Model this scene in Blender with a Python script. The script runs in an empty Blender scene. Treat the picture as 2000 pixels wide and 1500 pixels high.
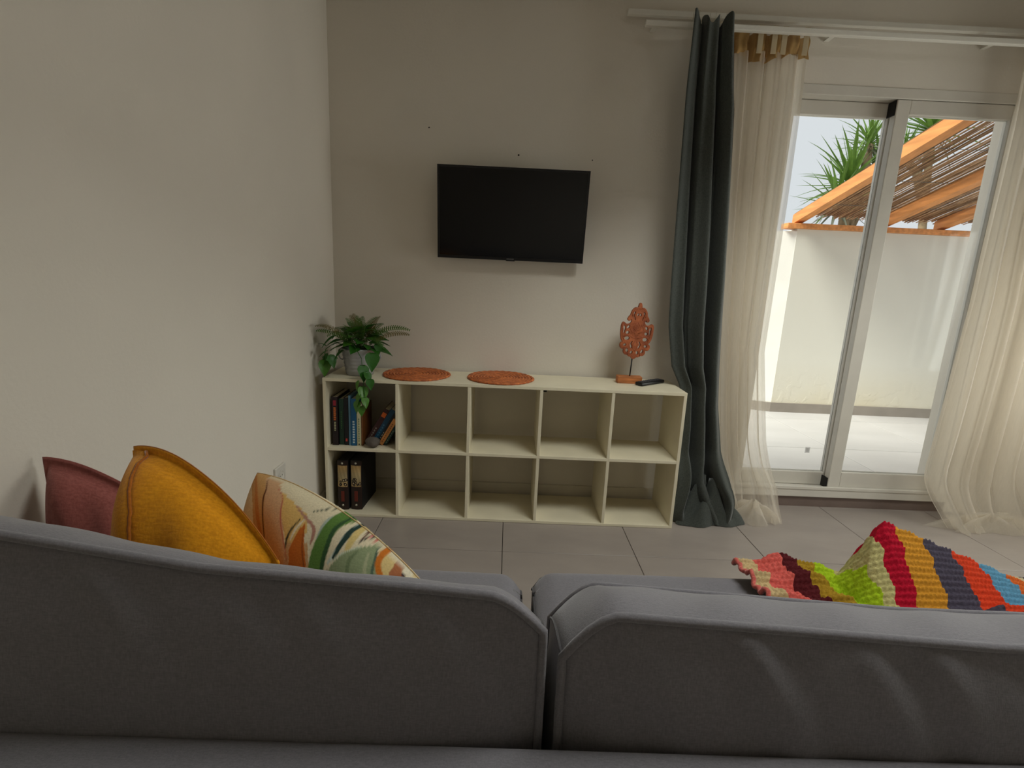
import bpy, bmesh, math, random
import numpy as np
from mathutils import Vector, Matrix

random.seed(7)
rng = np.random.default_rng(7)
S = bpy.context.scene
COL = S.collection

# ------------------------------------------------------------------ camera
F, PITCH, ROLL, YAW, CH = 983.14, 0.2061, 0.0451, 0.0134, 1.1955
def ray(px, py):
    u, v = px - 1000.0, py - 750.0
    c, s = math.cos(ROLL), math.sin(ROLL); u, v = c*u + s*v, -s*u + c*v
    x, y, z = u/F, 1.0, -v/F
    c, s = math.cos(PITCH), math.sin(PITCH); y, z = c*y + s*z, -s*y + c*z
    c, s = math.cos(YAW), math.sin(YAW); x, y = c*x + s*y, -s*x + c*y
    return Vector((x, y, z))
CAMPOS = Vector((0, 0, CH))
def at_y(px, py, Y): d = ray(px, py); return CAMPOS + d*(Y/d.y)
def at_z(px, py, Z): d = ray(px, py); return CAMPOS + d*((Z - CH)/d.z)
def at_x(px, py, X): d = ray(px, py); return CAMPOS + d*(X/d.x)

fw = ray(1000, 750).normalized()
rt = (ray(1000+F, 750) - ray(1000, 750)).normalized()
up = (ray(1000, 750-F) - ray(1000, 750)).normalized()
cam = bpy.data.cameras.new('camera'); camo = bpy.data.objects.new('camera', cam); COL.objects.link(camo)
m = Matrix((rt, up, -fw)).transposed().to_4x4(); m.translation = CAMPOS
camo.matrix_world = m
cam.sensor_fit = 'HORIZONTAL'; cam.sensor_width = 36.0; cam.lens = F/2000*36.0
cam.clip_start = 0.02; cam.clip_end = 200
S.camera = camo

# ------------------------------------------------------------------ world, sun, fill lamps at added windows, exposure
w = bpy.data.worlds.new('hazy_sky'); S.world = w; w.use_nodes = True
bg = w.node_tree.nodes['Background']
bg.inputs[0].default_value = (0.93, 0.95, 1.0, 1); bg.inputs[1].default_value = 0.53

def add_light(name, kind, loc, direction, energy, color=(1, 1, 1), **kw):
    l = bpy.data.lights.new(name, kind); o = bpy.data.objects.new(name, l); COL.objects.link(o)
    o.location = loc; o.rotation_euler = Vector(direction).to_track_quat('-Z', 'Y').to_euler()
    l.energy = energy; l.color = color
    for k, v in kw.items(): setattr(l, k, v)
    return o
add_light('sun', 'SUN', (0, 6, 8), (0.60, 0.20, -0.78), 3.3, (1.0, 0.96, 0.88), angle=0.5)
# fill lamp behind an added, unseen window in the right hand wall
add_light('added_window_fill', 'AREA', (3.62, 1.75, 1.15), (-1, -0.02, 0.0), 20, (1.0, 0.97, 0.92),
          shape='RECTANGLE', size=1.4, size_y=1.15)
# fill lamp over an invented roof opening, brightens the back wall
add_light('added_roof_fill', 'AREA', (1.2, 1.08, 2.79), (-0.05, 0.08, -1), 29, (1.0, 0.98, 0.95),
          shape='RECTANGLE', size=1.2, size_y=0.7)
vs = S.view_settings
vs.view_transform = 'Standard'; vs.look = 'None'; vs.gamma = 1.0; vs.use_curve_mapping = False
vs.exposure = 0.68

# ------------------------------------------------------------------ helpers
WM = {}
def tag(o, label=None, cat=None, group=None, kind=None):
    if label: o['label'] = label
    if cat: o['category'] = cat
    if group: o['group'] = group
    if kind: o['kind'] = kind
    return o
def setparent(o, p):
    o.parent = p
    o.matrix_parent_inverse = WM[p.name].inverted()
def empty(name, loc=(0, 0, 0), label=None, cat=None, group=None, kind=None, parent=None):
    o = bpy.data.objects.new(name, None); COL.objects.link(o)
    o.location = loc; o.empty_display_size = 0.1
    WM[o.name] = Matrix.Translation(Vector(loc))
    if parent: setparent(o, parent)
    return tag(o, label, cat, group, kind)
def link_mesh(name, me, parent=None, matrix=None):
    o = bpy.data.objects.new(name, me); COL.objects.link(o)
    M = matrix if matrix is not None else Matrix.Identity(4)
    WM[o.name] = M.copy()
    if parent: setparent(o, parent)
    o.matrix_basis = M
    return o
def make_mesh(name, verts, faces, mat, smooth=False, uv=None, attr=None, col=None):
    me = bpy.data.meshes.new(name)
    me.from_pydata([tuple(map(float, v)) for v in verts], [], [tuple(map(int, f)) for f in faces])
    if mat: me.materials.append(mat)
    if smooth: me.polygons.foreach_set('use_smooth', [True]*len(me.polygons))
    if attr is not None:
        for k, a in attr.items():
            at = me.attributes.new(k, 'FLOAT', 'POINT'); at.data.foreach_set('value', np.asarray(a, dtype=np.float32))
    if col is not None:
        ca = me.color_attributes.new('print', 'FLOAT_COLOR', 'POINT')
        c4 = np.ones((len(verts), 4), np.float32); c4[:, :3] = col
        ca.data.foreach_set('color', c4.ravel())
    me.update()
    return me
def obj(name, verts, faces, mat, parent=None, smooth=False, **kw):
    V = np.asarray(verts, dtype=float)
    c = Vector(((V[:, 0].min()+V[:, 0].max())/2, (V[:, 1].min()+V[:, 1].max())/2, V[:, 2].min()))
    me = make_mesh(name, V - np.array(c), faces, mat, smooth, **kw)
    return link_mesh(name, me, parent, Matrix.Translation(c))
def bm_obj(name, bm, mat, parent=None, smooth=False):
    V = [v.co.copy() for v in bm.verts]
    bm.verts.index_update()
    Fc = [[v.index for v in f.verts] for f in bm.faces]
    bm.free()
    return obj(name, V, Fc, mat, parent, smooth)
def bm_box(bm, x0, x1, y0, y1, z0, z1, bevel=0.0, seg=2, M=None):
    r = bmesh.ops.create_cube(bm, size=1.0)
    vs_ = r['verts']
    for v in vs_:
        v.co = Vector((x0+(v.co.x+.5)*(x1-x0), y0+(v.co.y+.5)*(y1-y0), z0+(v.co.z+.5)*(z1-z0)))
    if bevel > 0:
        es = list({e for v in vs_ for e in v.link_edges})
        rr = bmesh.ops.bevel(bm, geom=es, offset=bevel, segments=seg, affect='EDGES', profile=0.5)
        vs_ = list({v for f in rr['faces'] for v in f.verts} | {v for v in vs_ if v.is_valid})
    if M is not None:
        bmesh.ops.transform(bm, matrix=M, verts=[v for v in vs_ if v.is_valid])
def box(name, x0, x1, y0, y1, z0, z1, mat, parent=None, bevel=0.0, seg=2, smooth=False, M=None):
    bm = bmesh.new(); bm_box(bm, x0, x1, y0, y1, z0, z1, bevel, seg)
    if M is not None: bmesh.ops.transform(bm, matrix=M, verts=bm.verts)
    return bm_obj(name, bm, mat, parent, smooth)
def boxes(name, lst, mat, parent=None, bevel=0.0):
    bm = bmesh.new()
    for b in lst: bm_box(bm, *b, bevel=bevel)
    return bm_obj(name, bm, mat, parent)
def grid_faces(nu, nv, off=0, wrap_u=False):
    f = []
    for i in range(nu if wrap_u else nu-1):
        for j in range(nv-1):
            i2 = (i+1) % nu
            f.append((off+i*nv+j, off+i2*nv+j, off+i2*nv+j+1, off+i*nv+j+1))
    return f
def tube(pts, r, n=8, closed=False, caps=True):
    P = [Vector(p) for p in pts]; N = len(P)
    rad = r if hasattr(r, '__len__') else [r]*N
    V, Fc = [], []
    nrm = None
    for i in range(N):
        a = P[(i-1) % N] if (closed or i > 0) else P[i]
        b = P[(i+1) % N] if (closed or i < N-1) else P[i]
        t = (b-a).normalized()
        if nrm is None:
            nrm = t.orthogonal().normalized()
        nrm = (nrm - t*nrm.dot(t)).normalized()
        bi = t.cross(nrm)
        for k in range(n):
            an = 2*math.pi*k/n
            V.append(P[i] + (nrm*math.cos(an) + bi*math.sin(an))*rad[i])
    for i in range(N if closed else N-1):
        j = (i+1) % N
        for k in range(n):
            k2 = (k+1) % n
            Fc.append((i*n+k, i*n+k2, j*n+k2, j*n+k))
    if caps and not closed:
        Fc.append(tuple(range(n))[::-1]); Fc.append(tuple((N-1)*n+k for k in range(n)))
    return V, Fc
def lathe(profile, n=32, c=(0, 0, 0)):
    V, Fc = [], []
    for (r, z) in profile:
        for k in range(n):
            a = 2*math.pi*k/n
            V.append((c[0]+r*math.cos(a), c[1]+r*math.sin(a), c[2]+z))
    m_ = len(profile)
    for i in range(m_-1):
        for k in range(n):
            k2 = (k+1) % n
            Fc.append((i*n+k, i*n+k2, (i+1)*n+k2, (i+1)*n+k))
    return V, Fc
def join(*parts):
    V, Fc = [], []
    for v, f in parts:
        o = len(V); V.extend(v); Fc.extend([tuple(i+o for i in q) for q in f])
    return V, Fc
def lerp(xs, ys):
    return lambda t: float(np.interp(t, xs, ys))

# ------------------------------------------------------------------ materials
def srgb(r, g, b):
    f = lambda c: (c/255/12.92 if c/255 <= 0.04045 else ((c/255+0.055)/1.055)**2.4)
    return (f(r), f(g), f(b), 1)
def new_mat(name):
    m_ = bpy.data.materials.new(name); m_.use_nodes = True
    nt = m_.node_tree; b = nt.nodes['Principled BSDF']
    return m_, nt, b
def pmat(name, col, rough=0.6, var=0.06, scale=8.0, bump=0.0, bscale=60.0, metal=0.0, spec=0.4, stretch=(1, 1, 1), col2=None, sheen=0.0, detail=3.0):
    m_, nt, b = new_mat(name); N, L = nt.nodes, nt.links
    tc = N.new('ShaderNodeTexCoord'); mp = N.new('ShaderNodeMapping'); mp.inputs['Scale'].default_value = stretch
    L.new(tc.outputs['Object'], mp.inputs['Vector'])
    nz = N.new('ShaderNodeTexNoise'); nz.inputs['Scale'].default_value = scale; nz.inputs['Detail'].default_value = detail
    L.new(mp.outputs[0], nz.inputs['Vector'])
    mx = N.new('ShaderNodeMix'); mx.data_type = 'RGBA'
    c = col
    lo = col2 if col2 else tuple(max(0, x*(1-var*2.2)) for x in c[:3])+(1,)
    hi = c if col2 else tuple(min(1, x*(1+var)) for x in c[:3])+(1,)
    mx.inputs['A'].default_value = lo; mx.inputs['B'].default_value = hi
    rp = N.new('ShaderNodeMapRange'); rp.inputs[1].default_value = 0.3; rp.inputs[2].default_value = 0.7
    L.new(nz.outputs['Fac'], rp.inputs[0]); L.new(rp.outputs[0], mx.inputs['Factor'])
    L.new(mx.outputs['Result'], b.inputs['Base Color'])
    b.inputs['Roughness'].default_value = rough; b.inputs['Metallic'].default_value = metal
    b.inputs['Specular IOR Level'].default_value = spec
    if sheen: b.inputs['Sheen Weight'].default_value = sheen
    if bump > 0:
        n2 = N.new('ShaderNodeTexNoise'); n2.inputs['Scale'].default_value = bscale; n2.inputs['Detail'].default_value = 4
        L.new(mp.outputs[0], n2.inputs['Vector'])
        bp = N.new('ShaderNodeBump'); bp.inputs['Strength'].default_value = bump; bp.inputs['Distance'].default_value = 0.01
        L.new(n2.outputs['Fac'], bp.inputs['Height']); L.new(bp.outputs[0], b.inputs['Normal'])
    return m_
def fabric_mat(name, col, col2, scale=220.0, bump=0.25, rough=0.9, sheen=0.3):
    # mottled weave: fine stretched noise in both directions
    m_, nt, b = new_mat(name); N, L = nt.nodes, nt.links
    tc = N.new('ShaderNodeTexCoord')
    outs = []
    for st in ((1, 1, 0.25), (0.25, 1, 1)):
        mp = N.new('ShaderNodeMapping'); mp.inputs['Scale'].default_value = st
        L.new(tc.outputs['Object'], mp.inputs['Vector'])
        nz = N.new('ShaderNodeTexNoise'); nz.inputs['Scale'].default_value = scale; nz.inputs['Detail'].default_value = 2
        L.new(mp.outputs[0], nz.inputs['Vector']); outs.append(nz.outputs['Fac'])
    ad = N.new('ShaderNodeMath'); ad.operation = 'ADD'; L.new(outs[0], ad.inputs[0]); L.new(outs[1], ad.inputs[1])
    rp = N.new('ShaderNodeMapRange'); rp.inputs[1].default_value = 0.7; rp.inputs[2].default_value = 1.3
    L.new(ad.outputs[0], rp.inputs[0])
    mx = N.new('ShaderNodeMix'); mx.data_type = 'RGBA'; mx.inputs['A'].default_value = col2; mx.inputs['B'].default_value = col
    L.new(rp.outputs[0], mx.inputs['Factor']); L.new(mx.outputs['Result'], b.inputs['Base Color'])
    bp = N.new('ShaderNodeBump'); bp.inputs['Strength'].default_value = bump; bp.inputs['Distance'].default_value = 0.002
    L.new(rp.outputs[0], bp.inputs['Height']); L.new(bp.outputs[0], b.inputs['Normal'])
    b.inputs['Roughness'].default_value = rough; b.inputs['Sheen Weight'].default_value = sheen
    b.inputs['Specular IOR Level'].default_value = 0.2
    return m_
def print_mat(name, rough=0.85, bump=0.2, bscale=300):
    m_, nt, b = new_mat(name); N, L = nt.nodes, nt.links
    a = N.new('ShaderNodeAttribute'); a.attribute_name = 'print'
    tc = N.new('ShaderNodeTexCoord')
    nz = N.new('ShaderNodeTexNoise'); nz.inputs['Scale'].default_value = bscale
    L.new(tc.outputs['Object'], nz.inputs['Vector'])
    mx = N.new('ShaderNodeMix'); mx.data_type = 'RGBA'; mx.blend_type = 'MULTIPLY'; mx.inputs['Factor'].default_value = 0.35
    L.new(a.outputs['Color'], mx.inputs['A']); L.new(nz.outputs['Fac'], mx.inputs['B'])
    hs = N.new('ShaderNodeHueSaturation'); hs.inputs['Value'].default_value = 0.98
    L.new(mx.outputs['Result'], hs.inputs['Color']); L.new(hs.outputs[0], b.inputs['Base Color'])
    bp = N.new('ShaderNodeBump'); bp.inputs['Strength'].default_value = bump; bp.inputs['Distance'].default_value = 0.002
    L.new(nz.outputs['Fac'], bp.inputs['Height']); L.new(bp.outputs[0], b.inputs['Normal'])
    b.inputs['Roughness'].default_value = rough; b.inputs['Specular IOR Level'].default_value = 0.2
    return m_
def sheer_mat(name, col, transp=0.25, transl=0.55):
    m_ = bpy.data.materials.new(name); m_.use_nodes = True; nt = m_.node_tree; N, L = nt.nodes, nt.links
    N.clear(); out = N.new('ShaderNodeOutputMaterial')
    tc = N.new('ShaderNodeTexCoord'); mp = N.new('ShaderNodeMapping'); mp.inputs['Scale'].default_value = (1, 1, 0.12)
    L.new(tc.outputs['Object'], mp.inputs['Vector'])
    nz = N.new('ShaderNodeTexNoise'); nz.inputs['Scale'].default_value = 150; nz.inputs['Detail'].default_value = 3
    L.new(mp.outputs[0], nz.inputs['Vector'])
    mx = N.new('ShaderNodeMix'); mx.data_type = 'RGBA'
    mx.inputs['A'].default_value = tuple(c*0.86 for c in col[:3])+(1,); mx.inputs['B'].default_value = col
    L.new(nz.outputs['Fac'], mx.inputs['Factor'])
    d = N.new('ShaderNodeBsdfDiffuse'); t = N.new('ShaderNodeBsdfTranslucent'); p = N.new('ShaderNodeBsdfTransparent')
    L.new(mx.outputs['Result'], d.inputs[0]); L.new(mx.outputs['Result'], t.inputs[0])
    s1 = N.new('ShaderNodeMixShader'); s1.inputs[0].default_value = transl
    L.new(d.outputs[0], s1.inputs[1]); L.new(t.outputs[0], s1.inputs[2])
    s2 = N.new('ShaderNodeMixShader'); s2.inputs[0].default_value = transp
    L.new(s1.outputs[0], s2.inputs[1]); L.new(p.outputs[0], s2.inputs[2])
    L.new(s2.outputs[0], out.inputs[0])
    return m_
def glass_mat(name):
    m_ = bpy.data.materials.new(name); m_.use_nodes = True; nt = m_.node_tree; N, L = nt.nodes, nt.links
    N.clear(); out = N.new('ShaderNodeOutputMaterial')
    t = N.new('ShaderNodeBsdfTransparent'); t.inputs[0].default_value = (0.95, 0.97, 0.96, 1)
    g = N.new('ShaderNodeBsdfGlossy'); g.inputs['Roughness'].default_value = 0.03
    lw = N.new('ShaderNodeFresnel'); lw.inputs[0].default_value = 1.3
    mx = N.new('ShaderNodeMixShader'); L.new(lw.outputs[0], mx.inputs[0]); L.new(t.outputs[0], mx.inputs[1]); L.new(g.outputs[0], mx.inputs[2])
    L.new(mx.outputs[0], out.inputs[0])
    return m_
def leaf_mat(name, col, col2, rough=0.45, transl=0.25):
    m_ = bpy.data.materials.new(name); m_.use_nodes = True; nt = m_.node_tree; N, L = nt.nodes, nt.links
    b = N['Principled BSDF']; out = N['Material Output']
    tc = N.new('ShaderNodeTexCoord'); nz = N.new('ShaderNodeTexNoise'); nz.inputs['Scale'].default_value = 25
    L.new(tc.outputs['Object'], nz.inputs['Vector'])
    mx = N.new('ShaderNodeMix'); mx.data_type = 'RGBA'; mx.inputs['A'].default_value = col2; mx.inputs['B'].default_value = col
    L.new(nz.outputs['Fac'], mx.inputs['Factor']); L.new(mx.outputs['Result'], b.inputs['Base Color'])
    b.inputs['Roughness'].default_value = rough
    t = N.new('ShaderNodeBsdfTranslucent'); L.new(mx.outputs['Result'], t.inputs[0])
    s = N.new('ShaderNodeMixShader'); s.inputs[0].default_value = transl
    L.new(b.outputs[0], s.inputs[1]); L.new(t.outputs[0], s.inputs[2]); L.new(s.outputs[0], out.inputs[0])
    return m_

M_WALL = pmat('wall_paint', srgb(222, 215, 202), 0.85, 0.02, 2.0, 0.06, 90)
M_CEIL = pmat('ceiling_paint', srgb(168, 162, 152), 0.9, 0.02, 2.0)
M_TILE = pmat('floor_tile', srgb(156, 146, 138), 0.33, 0.05, 3.0, 0.03, 30, stretch=(1, 2.5, 1), detail=6)
M_GROUT = pmat('grout', srgb(112, 104, 98), 0.9)
M_BASE = pmat('baseboard_tile', srgb(214, 207, 192), 0.5, 0.03)
M_SILL = pmat('sill_tile', srgb(120, 104, 96), 0.5, 0.05)
M_WHITEBOARD = pmat('white_board', srgb(230, 221, 194), 0.5, 0.03, 6.0)
M_PVC = pmat('white_aluminium', srgb(212, 207, 196), 0.35, 0.02)
M_BLACK = pmat('black_plastic', srgb(18, 18, 20), 0.4, 0.1)
M_SCREEN = pmat('tv_screen', srgb(8, 8, 10), 0.12, 0.1, spec=0.35)
M_SILVER = pmat('silver', srgb(150, 150, 150), 0.3, 0.05, metal=0.8)
M_GLASS = glass_mat('glass')
M_SOFA = fabric_mat('grey_sofa_fabric', srgb(127, 124, 129), srgb(110, 108, 113), 520, .15)
M_SOFA_D = fabric_mat('dark_grey_piping', srgb(78, 75, 77), srgb(64, 62, 64), 520, .15)
M_DARKCURT = fabric_mat('dark_green_curtain', srgb(74, 78, 72), srgb(56, 60, 56), 300, 0.15, 0.75, 0.2)
M_SHEER = sheer_mat('cream_sheer', srgb(250, 243, 230), 0.42, 0.7)
M_SHEERHEAD = sheer_mat('stained_curtain_heading', srgb(196, 160, 104), 0.06, 0.35)
M_RAIL = pmat('white_rail', srgb(225, 222, 212), 0.45, 0.02)

# ------------------------------------------------------------------ room shell
XL, YW, XR, YR, ZC = -0.909, 2.662, 3.45, -0.62, 2.7
DX0, DX1, DZ0, DZ1 = 1.27, 2.53, 0.063, 2.177      # sliding door opening
WT = 0.22
def struct(o, kind='structure'):
    o['kind'] = kind; return o

fl = struct(obj('floor', [(XL-.1, YR-.1, -.012), (XR+.1, YR-.1, -.012), (XR+.1, YW+.0, -.012), (XL-.1, YW+.0, -.012),
                          (XL-.1, YR-.1, -.1), (XR+.1, YR-.1, -.1), (XR+.1, YW+.0, -.1), (XL-.1, YW+.0, -.1)],
                [(0, 1, 2, 3), (7, 6, 5, 4), (0, 4, 5, 1), (1, 5, 6, 2), (2, 6, 7, 3), (3, 7, 4, 0)], M_GROUT))
T, G = 0.6, 0.0014
bm = bmesh.new(); bm_box(bm, -T/2+G, T/2-G, -T/2+G, T/2-G, -.012, 0, 0.0012, 1)
tile_me = bpy.data.meshes.new('tile'); bm.to_mesh(tile_me); bm.free(); tile_me.materials.append(M_TILE)
TX0, TY0 = 0.0173, 2.0517
xs = [TX0+T*k for k in range(-3, 8)]; ys = [TY0+T*k for k in range(-5, 3)]
cut_cache = {}
for xa in xs:
    for ya in ys:
        x0, x1 = max(xa, XL), min(xa+T, XR); y0, y1 = max(ya, YR), min(ya+T, YW)
        if x1-x0 < .03 or y1-y0 < .006: continue
        if x1-x0 > T-.001 and y1-y0 > T-.001:
            me = tile_me
        else:
            key = (round(x1-x0, 4), round(y1-y0, 4))
            if key not in cut_cache:
                bm = bmesh.new(); bm_box(bm, -key[0]/2+G, key[0]/2-G, -key[1]/2+G*.5, key[1]/2-G*.5, -.012, 0, 0.0012, 1)
                me = bpy.data.meshes.new('cut_tile'); bm.to_mesh(me); bm.free(); me.materials.append(M_TILE)
                cut_cache[key] = me
            me = cut_cache[key]
        link_mesh('floor_tile', me, fl, Matrix.Translation(((x0+x1)/2, (y0+y1)/2, 0)))

struct(boxes('ceiling', [(XL-.1, .55, YR-.1, YW+WT, ZC, ZC+.1), (1.85, XR+.1, YR-.1, YW+WT, ZC, ZC+.1),
                         (.55, 1.85, YR-.1, .68, ZC, ZC+.1), (.55, 1.85, 1.48, YW+WT, ZC, ZC+.1)], M_CEIL))  # hole left for the invented roof opening
wb = struct(boxes('wall_back', [(XL-.2, DX0, YW, YW+WT, -.1, ZC), (DX1, XR+.2, YW, YW+WT, -.1, ZC),
                                (DX0, DX1, YW, YW+WT, DZ1, ZC)], M_WALL))
struct(box('wall_left', XL-.2, XL, YR-.2, YW, -.1, ZC, M_WALL))
struct(boxes('wall_right', [(XR, XR+.2, YR-.2, 1.0, -.1, ZC), (XR, XR+.2, 2.5, YW, -.1, ZC),
                            (XR, XR+.2, 1.0, 2.5, -.1, 0.55), (XR, XR+.2, 1.0, 2.5, 1.75, ZC)], M_WALL))  # hole left for the added right hand window
struct(box('wall_rear', XL-.2, XR+.2, YR-.2, YR, -.1, ZC, M_WALL))
def window_frame(name, ax, a0, a1, z0, z1, c):
    e = struct(empty(name, (c, (a0+a1)/2, z0) if ax == 'x' else ((a0+a1)/2, c, z0)))
    t = .05
    def bx(n, p0, p1, q0, q1, th, mt):
        if ax == 'x': box(n, c-th, c+th, p0, p1, q0, q1, mt, e)
        else: box(n, p0, p1, c-th, c+th, q0, q1, mt, e)
    bx('frame_rail', a0, a1, z0, z0+t, .03, M_PVC); bx('frame_rail', a0, a1, z1-t, z1, .03, M_PVC)
    for p in (a0, (a0+a1)/2-t/2, a1-t): bx('frame_stile', p, p+t, z0+t, z1-t, .03, M_PVC)
    bx('glass_pane', a0+t, (a0+a1)/2-t/2, z0+t, z1-t, .003, M_GLASS)
    bx('glass_pane', (a0+a1)/2+t/2, a1-t, z0+t, z1-t, .003, M_GLASS)
window_frame('added_window_1', 'x', 1.0, 2.5, 0.55, 1.75, XR+.08)  # unseen window added so the side fill lamp can brighten the room
rw = struct(empty('added_roof_window', (1.2, 1.08, ZC+.06)))  # made-up roof window, put in to carry the overhead fill
for (x0, x1, y0, y1) in ((.55, 1.85, .68, .72), (.55, 1.85, 1.44, 1.48), (.55, .59, .72, 1.44), (1.81, 1.85, .72, 1.44)):
    box('added_roof_frame', x0, x1, y0, y1, ZC+.03, ZC+.075, M_PVC, rw)
box('glass_pane', .59, 1.81, .72, 1.44, ZC+.05, ZC+.056, M_GLASS, rw)

BH = 0.072
struct(box('baseboard_back', XL, DX0, YW-.009, YW, 0, BH, M_BASE, bevel=.002))
struct(box('baseboard_left', XL, XL+.009, YR, YW-.009, 0, .09, M_BASE, bevel=.002))
struct(box('trim_1', DX0, DX1, YW-.002, YW+WT, -.02, DZ0, M_SILL))                  # step under the sliding door
# drill holes in the back wall
M_HOLE = pmat('dark_hole', srgb(20, 17, 14), 0.9)
for (px, py, r) in ((838, 249, .0036), (1013, 303, .0045), (1157, 313, .003)):
    p = at_y(px, py, YW)
    V, Fc = lathe([(0.0, -.001), (r*.7, -.001), (r, .0), (r*.8, .0012), (0, .0012)], 12)
    V = [(p.x+a, YW-c_, p.z+b_) for a, b_, c_ in V]
    obj('drill_hole', V, Fc, M_HOLE, wb)

# ------------------------------------------------------------------ sliding door
dr = struct(empty('door_1', ((DX0+DX1)/2, YW, DZ0)))
ft = .047
fy0, fy1 = YW-.004, YW+.12
box('frame_head', DX0, DX1, fy0, fy1, DZ1-ft, DZ1, M_PVC, dr, .003)
box('frame_sill', DX0, DX1, fy0-.012, fy1, DZ0, DZ0+.045, M_PVC, dr, .003)
box('sill_lip', DX0, DX1, fy0-.016, fy0+.004, DZ0+.045, DZ0+.062, M_PVC, dr, .002)
box('frame_jamb', DX0, DX0+ft, fy0, fy1, DZ0+.045, DZ1-ft, M_PVC, dr, .003)
box('frame_jamb', DX1-ft, DX1, fy0, fy1, DZ0+.045, DZ1-ft, M_PVC, dr, .003)
def sash(x0, x1, y0, y1, z0, z1, st, rt_, rb):
    s = box('sash_stile', x0, x0+st[0], y0, y1, z0, z1, M_PVC, dr, .003)
    box('sash_stile', x1-st[1], x1, y0, y1, z0, z1, M_PVC, dr, .003)
    box('sash_rail', x0+st[0], x1-st[1], y0, y1, z1-rt_, z1, M_PVC, dr, .003)
    box('sash_rail', x0+st[0], x1-st[1], y0, y1, z0, z0+rb, M_PVC, dr, .003)
    ym = (y0+y1)/2
    box('glass_pane', x0+st[0], x1-st[1], ym-.003, ym+.003, z0+rb, z1-rt_, M_GLASS, dr)
sz0, sz1 = DZ0+.047, DZ1-ft-.002
sash(1.846, DX1-ft-.002, YW+.002, YW+.042, sz0, sz1, (.066, .066), .066, .10)
sash(DX0+ft+.002, 1.912, YW+.060, YW+.100, sz0, sz1, (.06, .06), .066, .075)
box('brush_seal', 1.840, 1.8455, YW+.008, YW+.058, sz1-.070, sz1-.002, M_BLACK, dr)
p = at_y(1577, 879, YW+.0765)
st_ = obj('glass_sticker', [(p.x-.014, YW+.0765, p.z-.017), (p.x+.014, YW+.0765, p.z-.017), (p.x+.014, YW+.0765, p.z+.017), (p.x-.014, YW+.0765, p.z+.017)], [(0, 1, 2, 3)], sheer_mat('grey_sticker', srgb(200, 198, 196), .35, .8), dr)
for k in range(3): obj('sticker_line', [(p.x-.009, YW+.076, p.z-.010+.008*k), (p.x+.009, YW+.076, p.z-.010+.008*k), (p.x+.009, YW+.076, p.z-.006+.008*k), (p.x-.009, YW+.076, p.z-.006+.008*k)], [(0, 1, 2, 3)], sheer_mat('sticker_ink', srgb(150, 148, 146), .3, .7), st_)
box('brush_seal', 1.840, 1.8455, YW+.008, YW+.058, sz0+.002, sz0+.062, M_BLACK, dr)

# ------------------------------------------------------------------ terrace outside
M_TERR = pmat('terrace_tile', srgb(196, 194, 192), 0.5, 0.04, 1.2, stretch=(1, 3, 1))
M_TGROUT = pmat('terrace_grout', srgb(180, 176, 172), 0.9)
YF, XC_, ZWT = 4.95, 2.70, 1.775
ter = struct(box('terrace_floor', -1.5, 9.0, YW+WT-.001, 9.5, -.13, -.022, M_TGROUT))
bm = bmesh.new(); bm_box(bm, -.45+.003, .45-.003, -.45+.003, .45-.003, -.012, .0, .0015, 1)
tt = bpy.data.meshes.new('terrace_tile'); bm.to_mesh(tt); bm.free(); tt.materials.append(M_TERR)
for i in range(7):
    for j in range(4):
        x, y = -0.1+.9*i+.45, YW+WT+.9*j+.45
        if y-.45 > YF: continue
        if x > XC_ and y > YF+.3: continue
        link_mesh('terrace_tile', tt, ter, Matrix.Translation((x, y, -.01)))
def render_wall_mat():
    m_, nt, b = new_mat('peeling_render'); N, L = nt.nodes, nt.links
    tc = N.new('ShaderNodeTexCoord')
    nz = N.new('ShaderNodeTexNoise'); nz.inputs['Scale'].default_value = 2.2; nz.inputs['Detail'].default_value = 6
    L.new(tc.outputs['Object'], nz.inputs['Vector'])
    sx = N.new('ShaderNodeSeparateXYZ'); L.new(tc.outputs['Object'], sx.inputs[0])
    # damp staining towards the foot of the wall, flaking paint there
    mr = N.new('ShaderNodeMapRange'); mr.inputs[1].default_value = 0.62; mr.inputs[2].default_value = 0.05
    L.new(sx.outputs['Z'], mr.inputs[0])
    ml = N.new('ShaderNodeMath'); ml.operation = 'MULTIPLY'; L.new(mr.outputs[0], ml.inputs[0]); L.new(nz.outputs['Fac'], ml.inputs[1])
    mx = N.new('ShaderNodeMix'); mx.data_type = 'RGBA'; mx.inputs['A'].default_value = srgb(232, 230, 218); mx.inputs['B'].default_value = srgb(205, 190, 150)
    L.new(ml.outputs[0], mx.inputs['Factor']); L.new(mx.outputs['Result'], b.inputs['Base Color'])
    v = N.new('ShaderNodeTexNoise'); v.inputs['Scale'].default_value = 9; v.inputs['Detail'].default_value = 8; v.inputs['Distortion'].default_value = .4
    L.new(tc.outputs['Object'], v.inputs['Vector'])
    st = N.new('ShaderNodeMapRange'); st.inputs[1].default_value = .52; st.inputs[2].default_value = .6
    L.new(v.outputs['Fac'], st.inputs[0])
    m2 = N.new('ShaderNodeMath'); m2.operation = 'MULTIPLY'; L.new(st.outputs[0], m2.inputs[0]); L.new(mr.outputs[0], m2.inputs[1])
    bp = N.new('ShaderNodeBump'); bp.inputs['Strength'].default_value = 0.3; bp.inputs['Distance'].default_value = 0.008
    L.new(m2.outputs[0], bp.inputs['Height']); L.new(bp.outputs[0], b.inputs['Normal'])
    b.inputs['Roughness'].default_value = 0.9
    return m_
M_RENDER = render_wall_mat()
M_TWHITE = pmat('terrace_white_paint', srgb(244, 242, 234), 0.85, 0.03, 3, .1, 40)
tw = struct(box('wall_terrace', XC_, 7.0, YF, YF+.2, -.1, ZWT, M_RENDER))
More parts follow.
